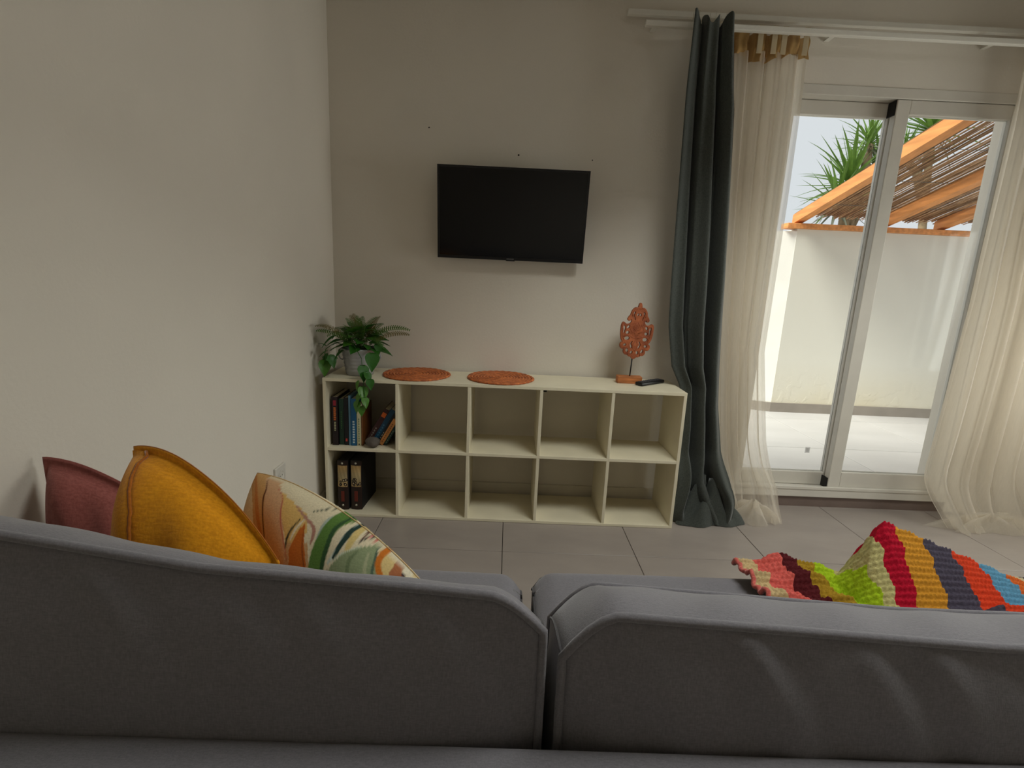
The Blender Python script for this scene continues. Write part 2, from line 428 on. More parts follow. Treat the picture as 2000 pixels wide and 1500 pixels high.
# the wall turns the corner and runs away from the house on its left
a, b_ = Vector((XC_, YF+.002, 0)), Vector((0.6, 5.75, 0)); n = Vector((.36, .93, 0))
q = [a, b_, b_+n*.2, Vector((XC_, YF+.2, 0))]
struct(obj('wall_terrace_side', [(p.x, p.y, -.1) for p in q]+[(p.x, p.y, ZWT-.02) for p in q],
           [(3, 2, 1, 0), (4, 5, 6, 7), (0, 1, 5, 4), (1, 2, 6, 5), (2, 3, 7, 6), (3, 0, 4, 7)], M_TWHITE))
M_SKIRT = pmat('terrace_skirting', srgb(150, 142, 132), 0.6, .05)
struct(box('baseboard_terrace', XC_-.01, 7.0, YF-.012, YF-.001, -.01, .085, M_SKIRT))
d_ = (b_-a).normalized(); nn = Vector((-d_.y, d_.x, 0)); nn = nn if nn.y < 0 else -nn
q = [a+nn*.002, b_+nn*.002, b_+nn*.013, a+nn*.013]
struct(obj('baseboard_terrace_side', [(p.x, p.y, -.01) for p in q]+[(p.x, p.y, .085) for p in q],
           [(3, 2, 1, 0), (4, 5, 6, 7), (0, 1, 5, 4), (1, 2, 6, 5), (2, 3, 7, 6), (3, 0, 4, 7)], M_SKIRT))
M_DRAIN = pmat('wire', srgb(120, 116, 110), .5, .1, metal=.5)
# pergola: wall plate, rafters, reed mat
M_WOODO = pmat('orange_stained_wood', srgb(230, 156, 92), 0.55, 0.12, 4, .1, 40, stretch=(8, 1, 8))
pg = empty('pergola', (XC_, YF, ZWT), 'orange wooden pergola with a reed mat roof over the terrace wall', 'pergola')
box('wall_plate', 2.59, 6.0, YF-.03, YF+.10, ZWT+.001, ZWT+.05, M_WOODO, pg, .004)
SL = 0.238; Y1 = 3.02
for X in (2.72, 3.535, 4.09, 4.9, 5.7):
    L_ = YF+.08-Y1; bm = bmesh.new(); hw, hh = .04, .085
    yb, zb = YF+.08, ZWT+.05
    vs_ = [bm.verts.new((X+sx*hw, y, z)) for (y, z) in ((yb, zb), (yb, zb+hh), (Y1, zb+hh+SL*L_), (Y1, zb+SL*L_)) for sx in (-1, 1)]
    for f in ((0, 2, 4, 6), (7, 5, 3, 1), (0, 1, 3, 2), (2, 3, 5, 4), (4, 5, 7, 6), (6, 7, 1, 0)):
        bm.faces.new([vs_[i] for i in f])
    bmesh.ops.recalc_face_normals(bm, faces=bm.faces)
    bm_obj('rafter', bm, M_WOODO, pg)
M_REED = pmat('dry_reed', srgb(150, 116, 82), 0.8, 0.25, 30, stretch=(3, .3, 1), col2=srgb(96, 66, 44))
V, Fc = [], []
x = 2.69
while x < 6.0:
    r = random.uniform(.004, .0062)
    yb = YF+.08+random.uniform(-.03, .08); L_ = yb-Y1+random.uniform(-.05, .1)
    zb = ZWT+.05+.085+r+random.uniform(0, .006)+SL*(YF+.08-yb)
    dxx = random.uniform(-.025, .025); sg = random.uniform(-.006, .006)
    v, f = tube([(x, yb, zb), (x+dxx*.5, yb-L_*.5, zb+SL*L_*.5+sg), (x+dxx, yb-L_, zb+SL*L_)], r, 5, caps=False)
    o0 = len(V); V += v; Fc += [tuple(i+o0 for i in q_) for q_ in f]
    x += r*2+random.choice((0.0, .0005, .001, .003, .009))
o = obj('reed_mat', V, Fc, M_REED, pg); o['kind'] = 'stuff'
for k in range(4):
    yb = YF-.2-.5*k; zz = ZWT+.05+.085+.004+SL*(YF+.08-yb)
    v, f = tube([(2.69, yb, zz-.006), (6.0, yb, zz-.006)], .002, 5); obj('binding_wire', v, f, M_DRAIN, pg)

# yuccas beyond the wall
M_YUC = leaf_mat('yucca_leaf', srgb(124, 158, 66), srgb(70, 104, 44), .4, .3)
M_YUC2 = leaf_mat('yucca_old_leaf', srgb(120, 124, 104), srgb(86, 84, 72), .6, .2)
M_TRUNK = pmat('yucca_trunk', srgb(140, 120, 92), .9, .2, 14, .5, 30)
def blade(name, mt, L_, wd, droop):
    V, n_ = [], 6
    for i in range(n_+1):
        t = i/n_; wv = wd*(1-t)**.7*(.55+.45*min(1, t*5)); z = -droop*t*t
        V += [(L_*t, -wv, z+wv*.45), (L_*t, 0, z), (L_*t, wv, z+wv*.45)]
    Fc = []
    for i in range(n_):
        for k in range(2): Fc.append((i*3+k, i*3+3+k, i*3+4+k, i*3+1+k))
    return make_mesh(name, V, Fc, mt, True)
bl = [blade('leaf_blade', M_YUC, .56, .030, d) for d in (.02, .08, .16)] + [blade('dry_blade', M_YUC2, .48, .022, d) for d in (.1, .22)]
def yucca(label, base, heads):
    y = empty('yucca', base, label, 'plant', 'yuccas beyond the terrace wall')
    top = Vector(heads[0][0])
    for i, (c, sc, n_, dry) in enumerate(heads):
        c = Vector(c)
        st = Vector(base) if i == 0 else Vector(base).lerp(top, .72)
        mid = st.lerp(c, .55) + Vector((.05, 0, .05))
        v, f = tube([st, mid, c - Vector((0, 0, .05*sc))], [.07, .055, .045], 8)
        obj('trunk', v, f, M_TRUNK, y, True)
        for k in range(n_):
            az = k*2.39996 + random.uniform(-.2, .2); t = k/(n_-1)
            el = math.radians(82 - 112*t + random.uniform(-9, 9))
            me = bl[random.randrange(3)] if t < 1-dry else bl[3+random.randrange(2)]
            M = Matrix.Translation(c - Vector((0, 0, .12*sc*t))) @ Matrix.Rotation(az, 4, 'Z') @ Matrix.Rotation(-el, 4, 'Y') @ Matrix.Scale(sc*random.uniform(.8, 1.1), 4)
            link_mesh('leaf', me, y, M)
def hp(px, py, Y): return tuple(at_y(px, py, Y))
yucca('tall branching yucca with several leaf heads, seen through the left door pane', (4.25, 6.6, -.02),
      [(hp(1660, 352, 6.5), 1.15, 60, .15), (hp(1700, 275, 6.6), .85, 40, .3), (hp(1636, 392, 6.4), 1.05, 44, .2), (hp(1716, 320, 6.7), 1.0, 44, .35)])
yucca('yucca leaf head above the pergola rafter, seen through the right door pane', (6.3, 7.9, -.02),
      [(hp(1822, 246, 7.8), 1.3, 60, .15), (hp(1765, 300, 7.9), .9, 34, .2)])

# ------------------------------------------------------------------ curtain rails
rl = empty('curtain_rail', (.49, YW-.06, 2.36), 'white double curtain rail above the sliding door', 'curtain rail')
box('back_rail', .49, 2.9, YW-.055, YW-.03, 2.408, 2.432, M_RAIL, rl, .003)
box('front_rail', .56, 2.9, YW-.125, YW-.10, 2.334, 2.358, M_RAIL, rl, .003)
for X in (.62, 1.45, 2.2, 2.85):
    box('rail_bracket', X-.012, X+.012, YW-.11, YW, 2.360, 2.365, M_RAIL, rl)

# ------------------------------------------------------------------ curtains
def curtain(xl, xr, yc, amp, nf, ztop, zbot, nu=150, nz=110, seed=0, skew=.0, ypud=None, mod=None):
    """cloth hung from ztop to zbot; xl, xr, yc, amp are functions of z."""
    r_ = random.Random(seed); ph = [r_.uniform(0, 6.28) for _ in range(8)]
    V = []
    for i in range(nu):
        u = i/(nu-1)
        for j in range(nz):
            z = ztop + (zbot-ztop)*j/(nz-1)
            h_ = (ztop-z)/(ztop-zbot)
            uu = u + .02*math.sin(5*u+ph[0]) + skew*h_*math.sin(3.1*u)*.1
            a_ = amp(z)
            f_ = math.sin(2*math.pi*nf*uu+ph[1]+.6*math.sin(2.2*h_+ph[2]))
            f_ = math.copysign(abs(f_)**.75, f_)
            g_ = .35*math.sin(2*math.pi*nf*2.3*uu+ph[3]+1.1*h_)
            x = xl(z) + (xr(z)-xl(z))*u + a_*.35*math.cos(2*math.pi*nf*uu+ph[1])
            y = yc(z) + a_*(f_+g_)
            y += .006*math.sin(9*h_+ph[4]+5*u)
            p_ = [x, y, z]
            if mod: p_ = mod(u, h_, p_)
            V.append(p_)
    return V, grid_faces(nu, nz)
# dark grey-green curtain
pl = empty('dark_curtain', (1.0, YW-.12, 0), 'dark grey-green curtain bunched at the left of the sliding door', 'curtain')
zt = 2.352
def dark_mod(u, h_, p_):
    z = p_[2]
    if h_ < .03: p_[2] += .022*math.sin(u*23+1)*(1-h_/.03)
    if z < .36:                                     # looped and slumped foot
        k = (0.36-z)/.36
        p_[1] -= .045*math.sin(k*math.pi)*(.5+.5*math.sin(u*7+1.0)) + .055*k
        p_[0] += .035*math.sin(k*5+u*6)*k
        p_[2] = max(z, .006) + .012*math.sin(u*14+k*3)*k*(1 if z > .05 else .3) + .004
    p_[1] = min(p_[1], YW-.012)
    p_[2] = max(p_[2], .003)
    return p_
V, Fc = curtain(lerp([0, .5, .70, .8, 1.0, 1.2, 2.0, 2.45], [.90, .905, .895, .842, .805, .795, .765, .758]),
                lerp([0, .2, .6, 1.2, 2.0, 2.3, 2.45], [1.235, 1.15, 1.09, 1.06, 1.0, .955, .93]),
                lerp([0, .4, .7, 2.1, 2.38], [2.48, 2.50, 2.52, 2.52, 2.495]), lerp([0, .5, 1.5, 2.2, 2.45], [.045, .045, .042, .032, .03]), 2.6, zt, .004, seed=3, mod=dark_mod)
obj('curtain_panel', V, Fc, M_DARKCURT, pl, True)
def puddle(cx, cy, rx, ry, h, seed, n=40, m=14, lobes=5, clampx=None, clampy=None):
    r_ = random.Random(seed); ph = [r_.uniform(0, 6.28) for _ in range(6)]
    V = [(cx, cy, h)]; Fc = []
    for j in range(1, m+1):
        t = j/m
        for i in range(n):
            a_ = 2*math.pi*i/n
            rr = 1 + .16*math.sin(lobes*a_+ph[0]) + .08*math.sin((lobes*2+1)*a_+ph[1])
            x, y = cx+rx*t*rr*math.cos(a_), cy+ry*t*rr*math.sin(a_)
            z = h*(1-t**2.2) * (1+.35*math.sin(lobes*a_+ph[2]+t*3)+.2*math.sin(9*a_+ph[3])) + .012*abs(math.sin(6*t+ph[4]+2*a_))*(1-t)+.003
            if clampx: x = max(x, clampx)
            if clampy: y = min(y, clampy)
            V.append((x, y, max(z, .002)))
    for i in range(n): Fc.append((0, 1+i, 1+(i+1) % n))
    for j in range(m-1):
        for i in range(n):
            i2 = (i+1) % n
            Fc.append((1+j*n+i, 1+(j+1)*n+i, 1+(j+1)*n+i2, 1+j*n+i2))
    return V, Fc
V, Fc = puddle(1.07, 2.455, .19, .105, .16, 5, lobes=4, clampx=.875, clampy=2.55)
obj('slumped_hem', V, Fc, M_DARKCURT, pl, True)
M_HOOK = pmat('curtain_hook', srgb(200, 196, 180), .5)
for k in range(7):
    X = .775+.025*k
    box('curtain_hook', X-.0015, X+.0015, YW-.114, YW-.111, 2.33, 2.40+.012*math.sin(k*2.1), M_HOOK, pl)

# cream sheer on the left
ps = empty('sheer_curtain', (1.2, YW-.06, 0), 'cream sheer curtain with a stained heading beside the dark curtain', 'curtain')
def sheer_mod(u, h_, p_):
    z = p_[2]
    if z < .25:
        k = (.25-z)/.25
        p_[1] -= .11*k*k + .02*k*math.sin(u*9)
        p_[2] = max(z, .004)+.01*math.sin(u*17+k*2)*k*(.4 if z < .04 else 1)
        p_[0] += .03*k*math.sin(u*8+1)
    p_[1] = min(p_[1], YW-.02); p_[2] = max(p_[2], .003)
    return p_
sx0 = lerp([0, .3, .6, 1.2, 2.0, 2.42], [1.19, 1.12, 1.08, 1.02, .94, .915]); sx1 = lerp([0, .15, .4, .88, 1.5, 2.1, 2.42], [1.47, 1.49, 1.42, 1.345, 1.345, 1.35, 1.34])
sy = lerp([0, .3, 2.4], [2.56, 2.60, 2.612]); sa = lerp([0, .5, 2.0, 2.42], [.03, .03, .024, .016])
V, Fc = curtain(sx0, sx1, sy, sa, 5.0, 2.275, .004, nu=170, seed=11, mod=sheer_mod)
obj('sheer_panel', V, Fc, M_SHEER, ps, True)
def head_mod(u, h_, p_):
    p_[1] = min(p_[1], YW-.02)
    if h_ < .25: p_[2] += .008*math.sin(u*31)*(1-h_/.25)
    if h_ > .8: p_[2] += .018*math.sin(u*9+.5)*((h_-.8)/.2)
    return p_
V, Fc = curtain(sx0, sx1, lambda z: sy(z)-.004, sa, 5.0, 2.36, 2.25, nu=170, nz=14, seed=11, mod=head_mod)
obj('curtain_heading', V, Fc, M_SHEERHEAD, ps, True)
M_TAPE = sheer_mat('curtain_tab', srgb(228, 214, 182), .05, .4)
for X in (.96, 1.10, 1.165, 1.21, 1.31):
    box('curtain_tab', X-.012, X+.012, 2.572, 2.576, 2.26, 2.372, M_TAPE, ps)
    box('curtain_tab', X-.012, X+.012, 2.572, 2.612, 2.372, 2.375, M_TAPE, ps)
V, Fc = puddle(1.335, 2.47, .135, .08, .07, 9, lobes=5, clampy=2.64)
obj('slumped_hem', V, Fc, M_SHEER, ps, True)

# cream sheer on the right
pr = empty('sheer_curtain', (2.6, YW-.06, 0), 'cream sheer curtain falling to a heap at the right edge', 'curtain')
V, Fc = curtain(lerp([0, .2, .6, 1.2, 2.0, 2.42], [2.33, 2.29, 2.315, 2.35, 2.345, 2.34]), lerp([0, 2.42], [2.98, 2.88]),
                lerp([0, .3, 2.4], [2.53, 2.57, 2.60]), lerp([0, .5, 2.0, 2.42], [.035, .04, .03, .018]), 5.5, 2.40, .004, nu=170, seed=23, mod=sheer_mod)
obj('sheer_panel', V, Fc, M_SHEER, pr, True)
V, Fc = puddle(2.62, 2.47, .30, .075, .055, 19, lobes=7, clampy=2.64)
obj('slumped_hem', V, Fc, M_SHEER, pr, True)

# ------------------------------------------------------------------ television
TW, TH = .7275, .43
tvc = Vector((-.002, 2.575, 1.498)); tilt = math.radians(8)
MT = Matrix.Translation(tvc) @ Matrix.Rotation(tilt, 4, 'X')
tv = empty('television', (tvc.x, YW, 1.28), 'black flat screen television mounted on the white wall', 'television')
box('tv_body', -TW/2+.004, TW/2-.004, 0, .022, -TH/2+.004, TH/2-.004, M_BLACK, tv, .004, M=MT)
box('tv_electronics', -.24, .24, .022, .040, -TH/2+.03, .08, M_BLACK, tv, .006, M=MT)
bz = .009
boxb = boxes('bezel', [(-TW/2, TW/2, -.006, .004, TH/2-bz, TH/2), (-TW/2, TW/2, -.006, .004, -TH/2, -TH/2+bz*1.5),
                       (-TW/2, -TW/2+bz, -.006, .004, -TH/2+bz*1.5, TH/2-bz), (TW/2-bz, TW/2, -.006, .004, -TH/2+bz*1.5, TH/2-bz)], M_BLACK, tv)
boxb.data.transform(Matrix.Translation(boxb.location)); WM[boxb.name] = MT.copy(); boxb.matrix_basis = MT.copy()
scr = box('screen', -TW/2+bz, TW/2-bz, -.003, .001, -TH/2+bz*1.5, TH/2-bz, M_SCREEN, tv, M=MT)
for k in range(7):      # small silver maker's mark
    box('logo_letter', -.018+k*.0052, -.0145+k*.0052, -.0066, -.0058, -TH/2+.004, -TH/2+.009, M_SILVER, tv, M=MT)
box('logo_bar', -.022, .022, -.0062, .0, -TH/2-.004, -TH/2, M_BLACK, tv, M=MT)
box('wall_bracket', -.10, .10, YW-.012, YW-.001, 1.40, 1.60, M_BLACK, tv)
box('bracket_arm', -.08, -.05, YW-.055, YW-.012, 1.42, 1.58, M_BLACK, tv); box('bracket_arm', .05, .08, YW-.055, YW-.012, 1.42, 1.58, M_BLACK, tv)

# ------------------------------------------------------------------ bookcase
SX0, SP, ST, SYF, SYB = -.862, .3427, .015, 2.3254, 2.638
SW, SH = 5*SP+ST, 2*SP+ST
bc = empty('cube_bookcase', (SX0+SW/2, (SYF+SYB)/2, 0), 'long low white cube bookcase with ten open compartments', 'bookcase')
box('top_panel', SX0, SX0+SW, SYF, SYB, SH-ST, SH, M_WHITEBOARD, bc, .0012)
box('bottom_panel', SX0, SX0+SW, SYF, SYB, 0.001, ST, M_WHITEBOARD, bc, .0012)
for X in (SX0, SX0+SW-ST):
    box('side_panel', X, X+ST, SYF, SYB, ST, SH-ST, M_WHITEBOARD, bc, .0012)
for i in range(1, 5):
    X = SX0+SP*i
    for z0, z1 in ((ST, SP), (SP+ST, SH-ST)):
        box('divider', X, X+ST, SYF+.001, SYB, z0, z1, M_WHITEBOARD, bc, .0012)
for i in range(5):
    box('shelf_board', SX0+SP*i+(ST if i == 0 else 0)+(ST/2 if i else 0), SX0+SP*(i+1)+(ST/2 if i < 4 else 0), SYF+.0005, SYB, SP, SP+ST, M_WHITEBOARD, bc, .0012)
box('corner_bracket', SX0+SP*3+ST, SX0+SP*3+ST+.018, SYF+.02, SYF+.035, SH-ST-.012, SH-ST, M_BLACK, bc)
ZT = SH

# ------------------------------------------------------------------ things on the bookcase
# woven placemats
M_RATTAN = pmat('woven_rattan', srgb(220, 126, 66), .6, .3, 60, .4, 160, col2=srgb(150, 74, 36))
def placemat(cx, cy, R, label, seed):
    r_ = random.Random(seed); V, Fc = [], []
    nr = 11; n_ = 120; dr_ = R/nr
    for k in range(nr):
        rc = R-dr_*(k+.5); rt_ = dr_*.55; last = k == 0
        base = len(V); nt_ = 6
        for i in range(n_):
            an = 2*math.pi*i/n_
            wob = (.22 if not last else .38)*math.sin(an*max(5, int(rc*190))+k)
            for j in range(nt_):
                b2 = 2*math.pi*j/nt_
                rr = rc + rt_*(1+wob*.35)*math.cos(b2) + (.0015*math.sin(an*5+seed) if last else 0)
                zz = .0052 + .005*(1+wob*.5)*math.sin(b2)
                V.append((cx+rr*math.cos(an), cy+rr*math.sin(an), ZT+max(zz, .0005)))
        for i in range(n_):
            i2 = (i+1) % n_
            for j in range(nt_):
                j2 = (j+1) % nt_
                Fc.append((base+i*nt_+j, base+i2*nt_+j, base+i2*nt_+j2, base+i*nt_+j2))
    tag(obj('placemat', V, Fc, M_RATTAN, None, True), label, 'placemat', 'round woven placemats')
placemat(-.447, 2.492, .168, 'round woven brown placemat next to the potted plant', 1)
placemat(-.025, 2.492, .168, 'round woven brown placemat below the television screen', 2)

# carved ornament on a stand
M_CARVE = pmat('carved_wood', srgb(186, 104, 62), .6, .2, 30, .4, 60, col2=srgb(128, 62, 34))
M_BLOCK = pmat('wood_block', srgb(196, 120, 66), .6, .2, 12, .2, 40, stretch=(1, 6, 6))
OX, OY = .632, 2.52
K = .00258/7.9
orn = empty('carved_ornament', (OX, OY, ZT), 'carved wooden openwork ornament on a small block stand', 'ornament')
half = [(0, 62), (22, 100), (32, 135), (58, 132), (95, 160), (118, 205), (128, 250), (152, 285), (160, 325), (130, 335), (118, 312), (100, 335), (108, 368), (140, 392),
        (185, 388), (222, 368), (240, 395), (246, 470), (240, 560), (215, 640), (196, 668), (222, 690), (226, 735), (200, 768), (168, 772), (165, 815), (140, 852), (100, 858), (72, 880), (40, 885), (22, 905), (0, 915)]
holes = [[(62, 190), (88, 205), (86, 250), (70, 300), (52, 330), (50, 290), (66, 255), (60, 215)],
         [(190, 420), (212, 415), (214, 480), (200, 540), (182, 500)],
         [(120, 410), (160, 420), (165, 455), (135, 460)], [(118, 500), (165, 500), (170, 535), (125, 540)],
         [(100, 590), (160, 580), (185, 610), (150, 640), (105, 625)],
         [(45, 640), (75, 660), (80, 730), (50, 760), (42, 720), (58, 690)],
         [(140, 690), (185, 700), (180, 730), (140, 725)], [(95, 770), (135, 765), (130, 815), (95, 820)], [(30, 790), (62, 800), (60, 845), (30, 840)],
         [(12, 210), (34, 230), (30, 262), (12, 262)]]
arch = [[(0, 335), (38, 385), (56, 440), (40, 470), (0, 478)]]
cu = bpy.data.curves.new('carving', 'CURVE'); cu.dimensions = '2D'; cu.fill_mode = 'BOTH'; cu.extrude = .0075; cu.bevel_depth = .0018; cu.bevel_resolution = 1
def spl(pts):
    s = cu.splines.new('BEZIER'); s.bezier_points.add(len(pts)-1); s.use_cyclic_u = True; s.resolution_u = 4
    for p_, q_ in zip(s.bezier_points, pts):
        p_.co = (q_[0]*K, (1302-q_[1])*K, 0); p_.handle_left_type = p_.handle_right_type = 'AUTO'
spl(half + [(-x_, y_) for x_, y_ in half[-2:0:-1]])
for h_ in holes:
    spl(h_); spl([(-x_, y_) for x_, y_ in h_])
co = bpy.data.objects.new('tmp', cu); COL.objects.link(co)
bpy.context.view_layer.update()
me = bpy.data.meshes.new_from_object(co.evaluated_get(bpy.context.evaluated_depsgraph_get()))
bpy.data.objects.remove(co); me.name = 'carving'
me.materials.clear(); me.materials.append(M_CARVE)
MC = Matrix.Translation((OX, OY, ZT)) @ Matrix.Rotation(math.radians(3.0), 4, 'Y') @ Matrix.Rotation(math.radians(90), 4, 'X')
link_mesh('carved_panel', me, orn, MC)
cv = 0
def crv(x_, y_): return MC @ Vector((x_*K, (1302-y_)*K, .0085))
for sgn in (-1, 1):                                           # raised scroll ribs on the face
    for path in ([(0, 350), (35, 400), (52, 445), (28, 472), (0, 475)], [(20, 520), (70, 500), (105, 470), (95, 420), (60, 400)],
                 [(10, 600), (60, 590), (95, 560), (170, 565), (200, 590)], [(10, 640), (35, 690), (25, 760), (0, 800)],
                 [(95, 870), (85, 800), (110, 750), (185, 755)], [(225, 400), (228, 480), (212, 570), (180, 640)], [(25, 130), (75, 160), (100, 210), (100, 270)]):
        pts = [crv(sgn*x_, y_) for x_, y_ in path]
        v, f = tube(pts, .0022, 6); obj('carved_rib', v, f, M_CARVE, orn, True)
v, f = tube([(OX, OY, ZT+.035), (OX+.004, OY, ZT+.135)], .0032, 8); obj('metal_rod', v, f, M_BLACK, orn, True)
box('base_block', OX-.064, OX+.060, OY-.022, OY+.03, ZT, ZT+.036, M_BLOCK, orn, .003)

# remote control
rc0, rc1 = at_z(1246, 750, ZT+.01), at_z(1292, 743, ZT+.01)
dv = rc1-rc0; ang = math.atan2(dv.y, dv.x)
rcm = Matrix.Translation(((rc0+rc1)/2).to_tuple()[:2]+(ZT+.0005,)) @ Matrix.Rotation(ang, 4, 'Z')
rcx = (rc0+rc1)/2
rem = empty('remote_control', (rcx.x, rcx.y, ZT), 'black television remote control lying beside the carved ornament', 'remote control')
box('remote_body', -.095, .095, -.022, .022, 0, .018, M_BLACK, rem, .006, 3, True, M=rcm)
M_BTN = pmat('grey_button', srgb(70, 70, 74), .6)
for i in range(8):
    for j in range(3):
        box('button', -.08+i*.02, -.068+i*.02, -.014+j*.011, -.006+j*.011, .0175, .0195, M_BTN, rem, M=rcm)

# potted plant
PX, PY = -.722, 2.455
M_GALV = pmat('galvanised_metal', srgb(176, 176, 178), .42, .12, 12, .05, 60, metal=.45, stretch=(1, 1, .3))
plant = empty('potted_plant', (PX, PY, ZT), 'green fern and trailing vine in a galvanised metal pot', 'plant')
prof = [(0, .001), (.062, .001), (.065, .004)]
for k in range(5): prof += [(.068+.0028*k, .02+.018*k), (.0705+.0028*k, .024+.018*k), (.069+.0028*k, .030+.018*k)]
prof += [(.083, .122), (.0865, .126), (.0865, .131), (.083, .132), (.079, .126), (.074, .105), (0, .105)]
v, f = lathe(prof, 40, (PX, PY, ZT)); obj('pot', v, f, M_GALV, plant, True)
for s_ in (-1, 1):
    pts = [(PX+s_*(.083+.02*math.sin(t)), PY-.0, ZT+.115-.045*(1-math.cos(t))/2-.0) for t in np.linspace(.1, math.pi, 9)]
    v, f = tube(pts, .003, 6); obj('pot_handle', v, f, M_GALV, plant, True)
M_SOIL = pmat('potting_soil', srgb(50, 38, 28), .95, .2, 40, .5, 60)
v, f = lathe([(0, .112), (.04, .115), (.074, .108)], 24, (PX, PY, ZT)); obj('soil', v, f, M_SOIL, plant, True)
M_IVY = leaf_mat('vine_leaf', srgb(60, 120, 36), srgb(28, 76, 24), .35, .2)
M_IVY2 = leaf_mat('vine_leaf_light', srgb(92, 146, 46), srgb(56, 108, 34), .35, .25)
M_FERN = leaf_mat('fern_frond', srgb(88, 124, 44), srgb(60, 92, 34), .5, .25)
M_FERN2 = leaf_mat('fern_frond_brown', srgb(124, 116, 52), srgb(96, 82, 40), .5, .25)
def heart(name, mt, lobed=False):
    if lobed: pr_ = [(0, .0), (.07, .22), (.22, .30), (.36, .42), (.44, .30), (.60, .24), (.80, .12), (1.0, 0)]
    else: pr_ = [(-.06, .0), (-.10, .16), (.0, .33), (.16, .41), (.36, .38), (.58, .27), (.80, .13), (1.0, 0)]
    V, Fc = [], []
    for (x_, w_) in pr_:
        z = -.25*x_*x_
        V += [(x_, -w_, z+.10*w_), (x_, -w_*.5, z+.0), (x_, 0, z-.03), (x_, w_*.5, z+.0), (x_, w_, z+.10*w_)]
    for i in range(len(pr_)-1):
        for k in range(4): Fc.append((i*5+k, i*5+5+k, i*5+6+k, i*5+1+k))
    return make_mesh(name, V, Fc, mt, True)
LM = [heart('leaf_a', M_IVY), heart('leaf_b', M_IVY2), heart('leaf_c', M_IVY, True)]
def leaf_at(p, direction, size, k, twist=0.0):
    d = Vector(direction).normalized()
    side = d.cross(Vector((0, 0, 1)))
    if side.length < .05: side = Vector((1, 0, 0))
    side.normalize(); n_ = side.cross(d).normalized()
    M = Matrix((d, side*-1, n_)).transposed().to_4x4()
    M = Matrix.Translation(p) @ M @ Matrix.Rotation(twist, 4, 'X') @ Matrix.Scale(size, 4)
    link_mesh('leaf', LM[k], plant, M)
top = Vector((PX, PY, ZT+.125))
for i in range(44):
    az = i*2.39996; t = (i+.5)/44
    el = math.radians(48-78*t); rr = .028+.055*t
    p_ = top + Vector((math.cos(az)*rr*1.15, math.sin(az)*rr*.9, .105*(1-t)+.0))
    dd = Vector((math.cos(az)*math.cos(el), math.sin(az)*math.cos(el), math.sin(el)*.6))
    if PY + rr*math.sin(az) + dd.y*.08 > YW-.03: dd.y *= .3
    leaf_at(p_, dd, random.uniform(.05, .078), random.choice((0, 0, 1)), random.uniform(-.4, .4))
    if i % 3 == 0:
        v, f = tube([top-Vector((0, 0, .015)), top.lerp(p_, .6)+Vector((0, 0, .02)), p_], .0015, 5); obj('stem', v, f, M_IVY, plant, True)
# trailing vines (pixel, Y)
def vine(pts, leaves):
    P = [at_y(a_, b2, y_) for a_, b2, y_ in pts]
    v, f = tube([top-Vector((0, 0, .01))]+P, .0018, 5); obj('vine_stem', v, f, M_IVY, plant, True)
    for (a_, b2, y_, dx, dz, sz, k) in leaves:
        p_ = at_y(a_, b2, y_)
        leaf_at(p_, (dx, -.35, dz), sz, k, random.uniform(-.3, .3))
vine([(690, 672, 2.36), (706, 700, 2.34), (709, 735, 2.31), (712, 770, 2.29), (706, 800, 2.29)],
     [(708, 716, 2.32, .3, -1, .075, 0), (716, 728, 2.315, .5, -.9, .055, 0), (700, 745, 2.30, -.3, -1, .05, 1), (708, 757, 2.295, .25, -1, .07, 1),
      (702, 770, 2.29, -.35, -1, .06, 1), (712, 778, 2.285, .4, -1, .05, 1), (699, 785, 2.285, -.2, -1, .055, 1), (706, 795, 2.285, .1, -1, .045, 1), (722, 742, 2.30, .25, -1, .05, 0)])
vine([(735, 690, 2.42), (727, 690, 2.37)], [(727, 692, 2.355, .1, -1, .085, 0), (738, 672, 2.42, .25, -1, .05, 0)])
vine([(655, 668, 2.38), (636, 682, 2.36), (632, 705, 2.36)],
     [(640, 690, 2.36, -.5, -1, .075, 2), (640, 684, 2.33, -1, -.5, .05, 2), (645, 692, 2.35, .45, -.9, .07, 2), (634, 705, 2.35, .15, -1, .075, 1), (636, 675, 2.33, -.6, .5, .035, 0)])
vine([(655, 655, 2.40), (648, 662, 2.38)], [(652, 657, 2.38, -.8, -.5, .075, 0), (662, 664, 2.37, -.9, -.2, .06, 0)])
# fern fronds
def frond(tip, mt, arch_, y_):
    b0 = top + Vector((random.uniform(-.02, .02), random.uniform(-.02, .02), -.01)); e_ = at_y(tip[0], tip[1], y_)
    N_ = 26; V, Fc = [], []
    pts = []
    for i in range(N_+1):
        t = i/N_; p_ = b0.lerp(e_, t); p_.z += arch_*4*t*(1-t); pts.append(p_)
    v, f = tube(pts, [.0016*(1-.6*i/N_) for i in range(N_+1)], 5)
    V += v; Fc += f
    for i in range(7, N_+1):
        t = i/N_; d = (pts[i]-pts[i-1]).normalized(); s_ = d.cross(Vector((0, -.55, .83))).normalized()
        L_ = .023*math.sin(math.pi*(.25+.72*(t-.25)/.75))**.6+.002; sl_ = (pts[i]-pts[i-1]).length; wv = d*sl_*.30; L_ *= min(1, .45+sl_/.014)
        for sg in (-1, 1):
            for hw in (0,):
                o0 = len(V); q_ = pts[i]; tp = q_+s_*sg*L_+d*.005-Vector((0, 0, .002))
                V += [q_-wv, q_+wv, q_.lerp(tp, .7)+wv*.9, tp, q_.lerp(tp, .7)-wv*.9]; Fc.append((o0, o0+1, o0+2, o0+3, o0+4))
    obj('fern_frond', V, Fc, mt, plant)
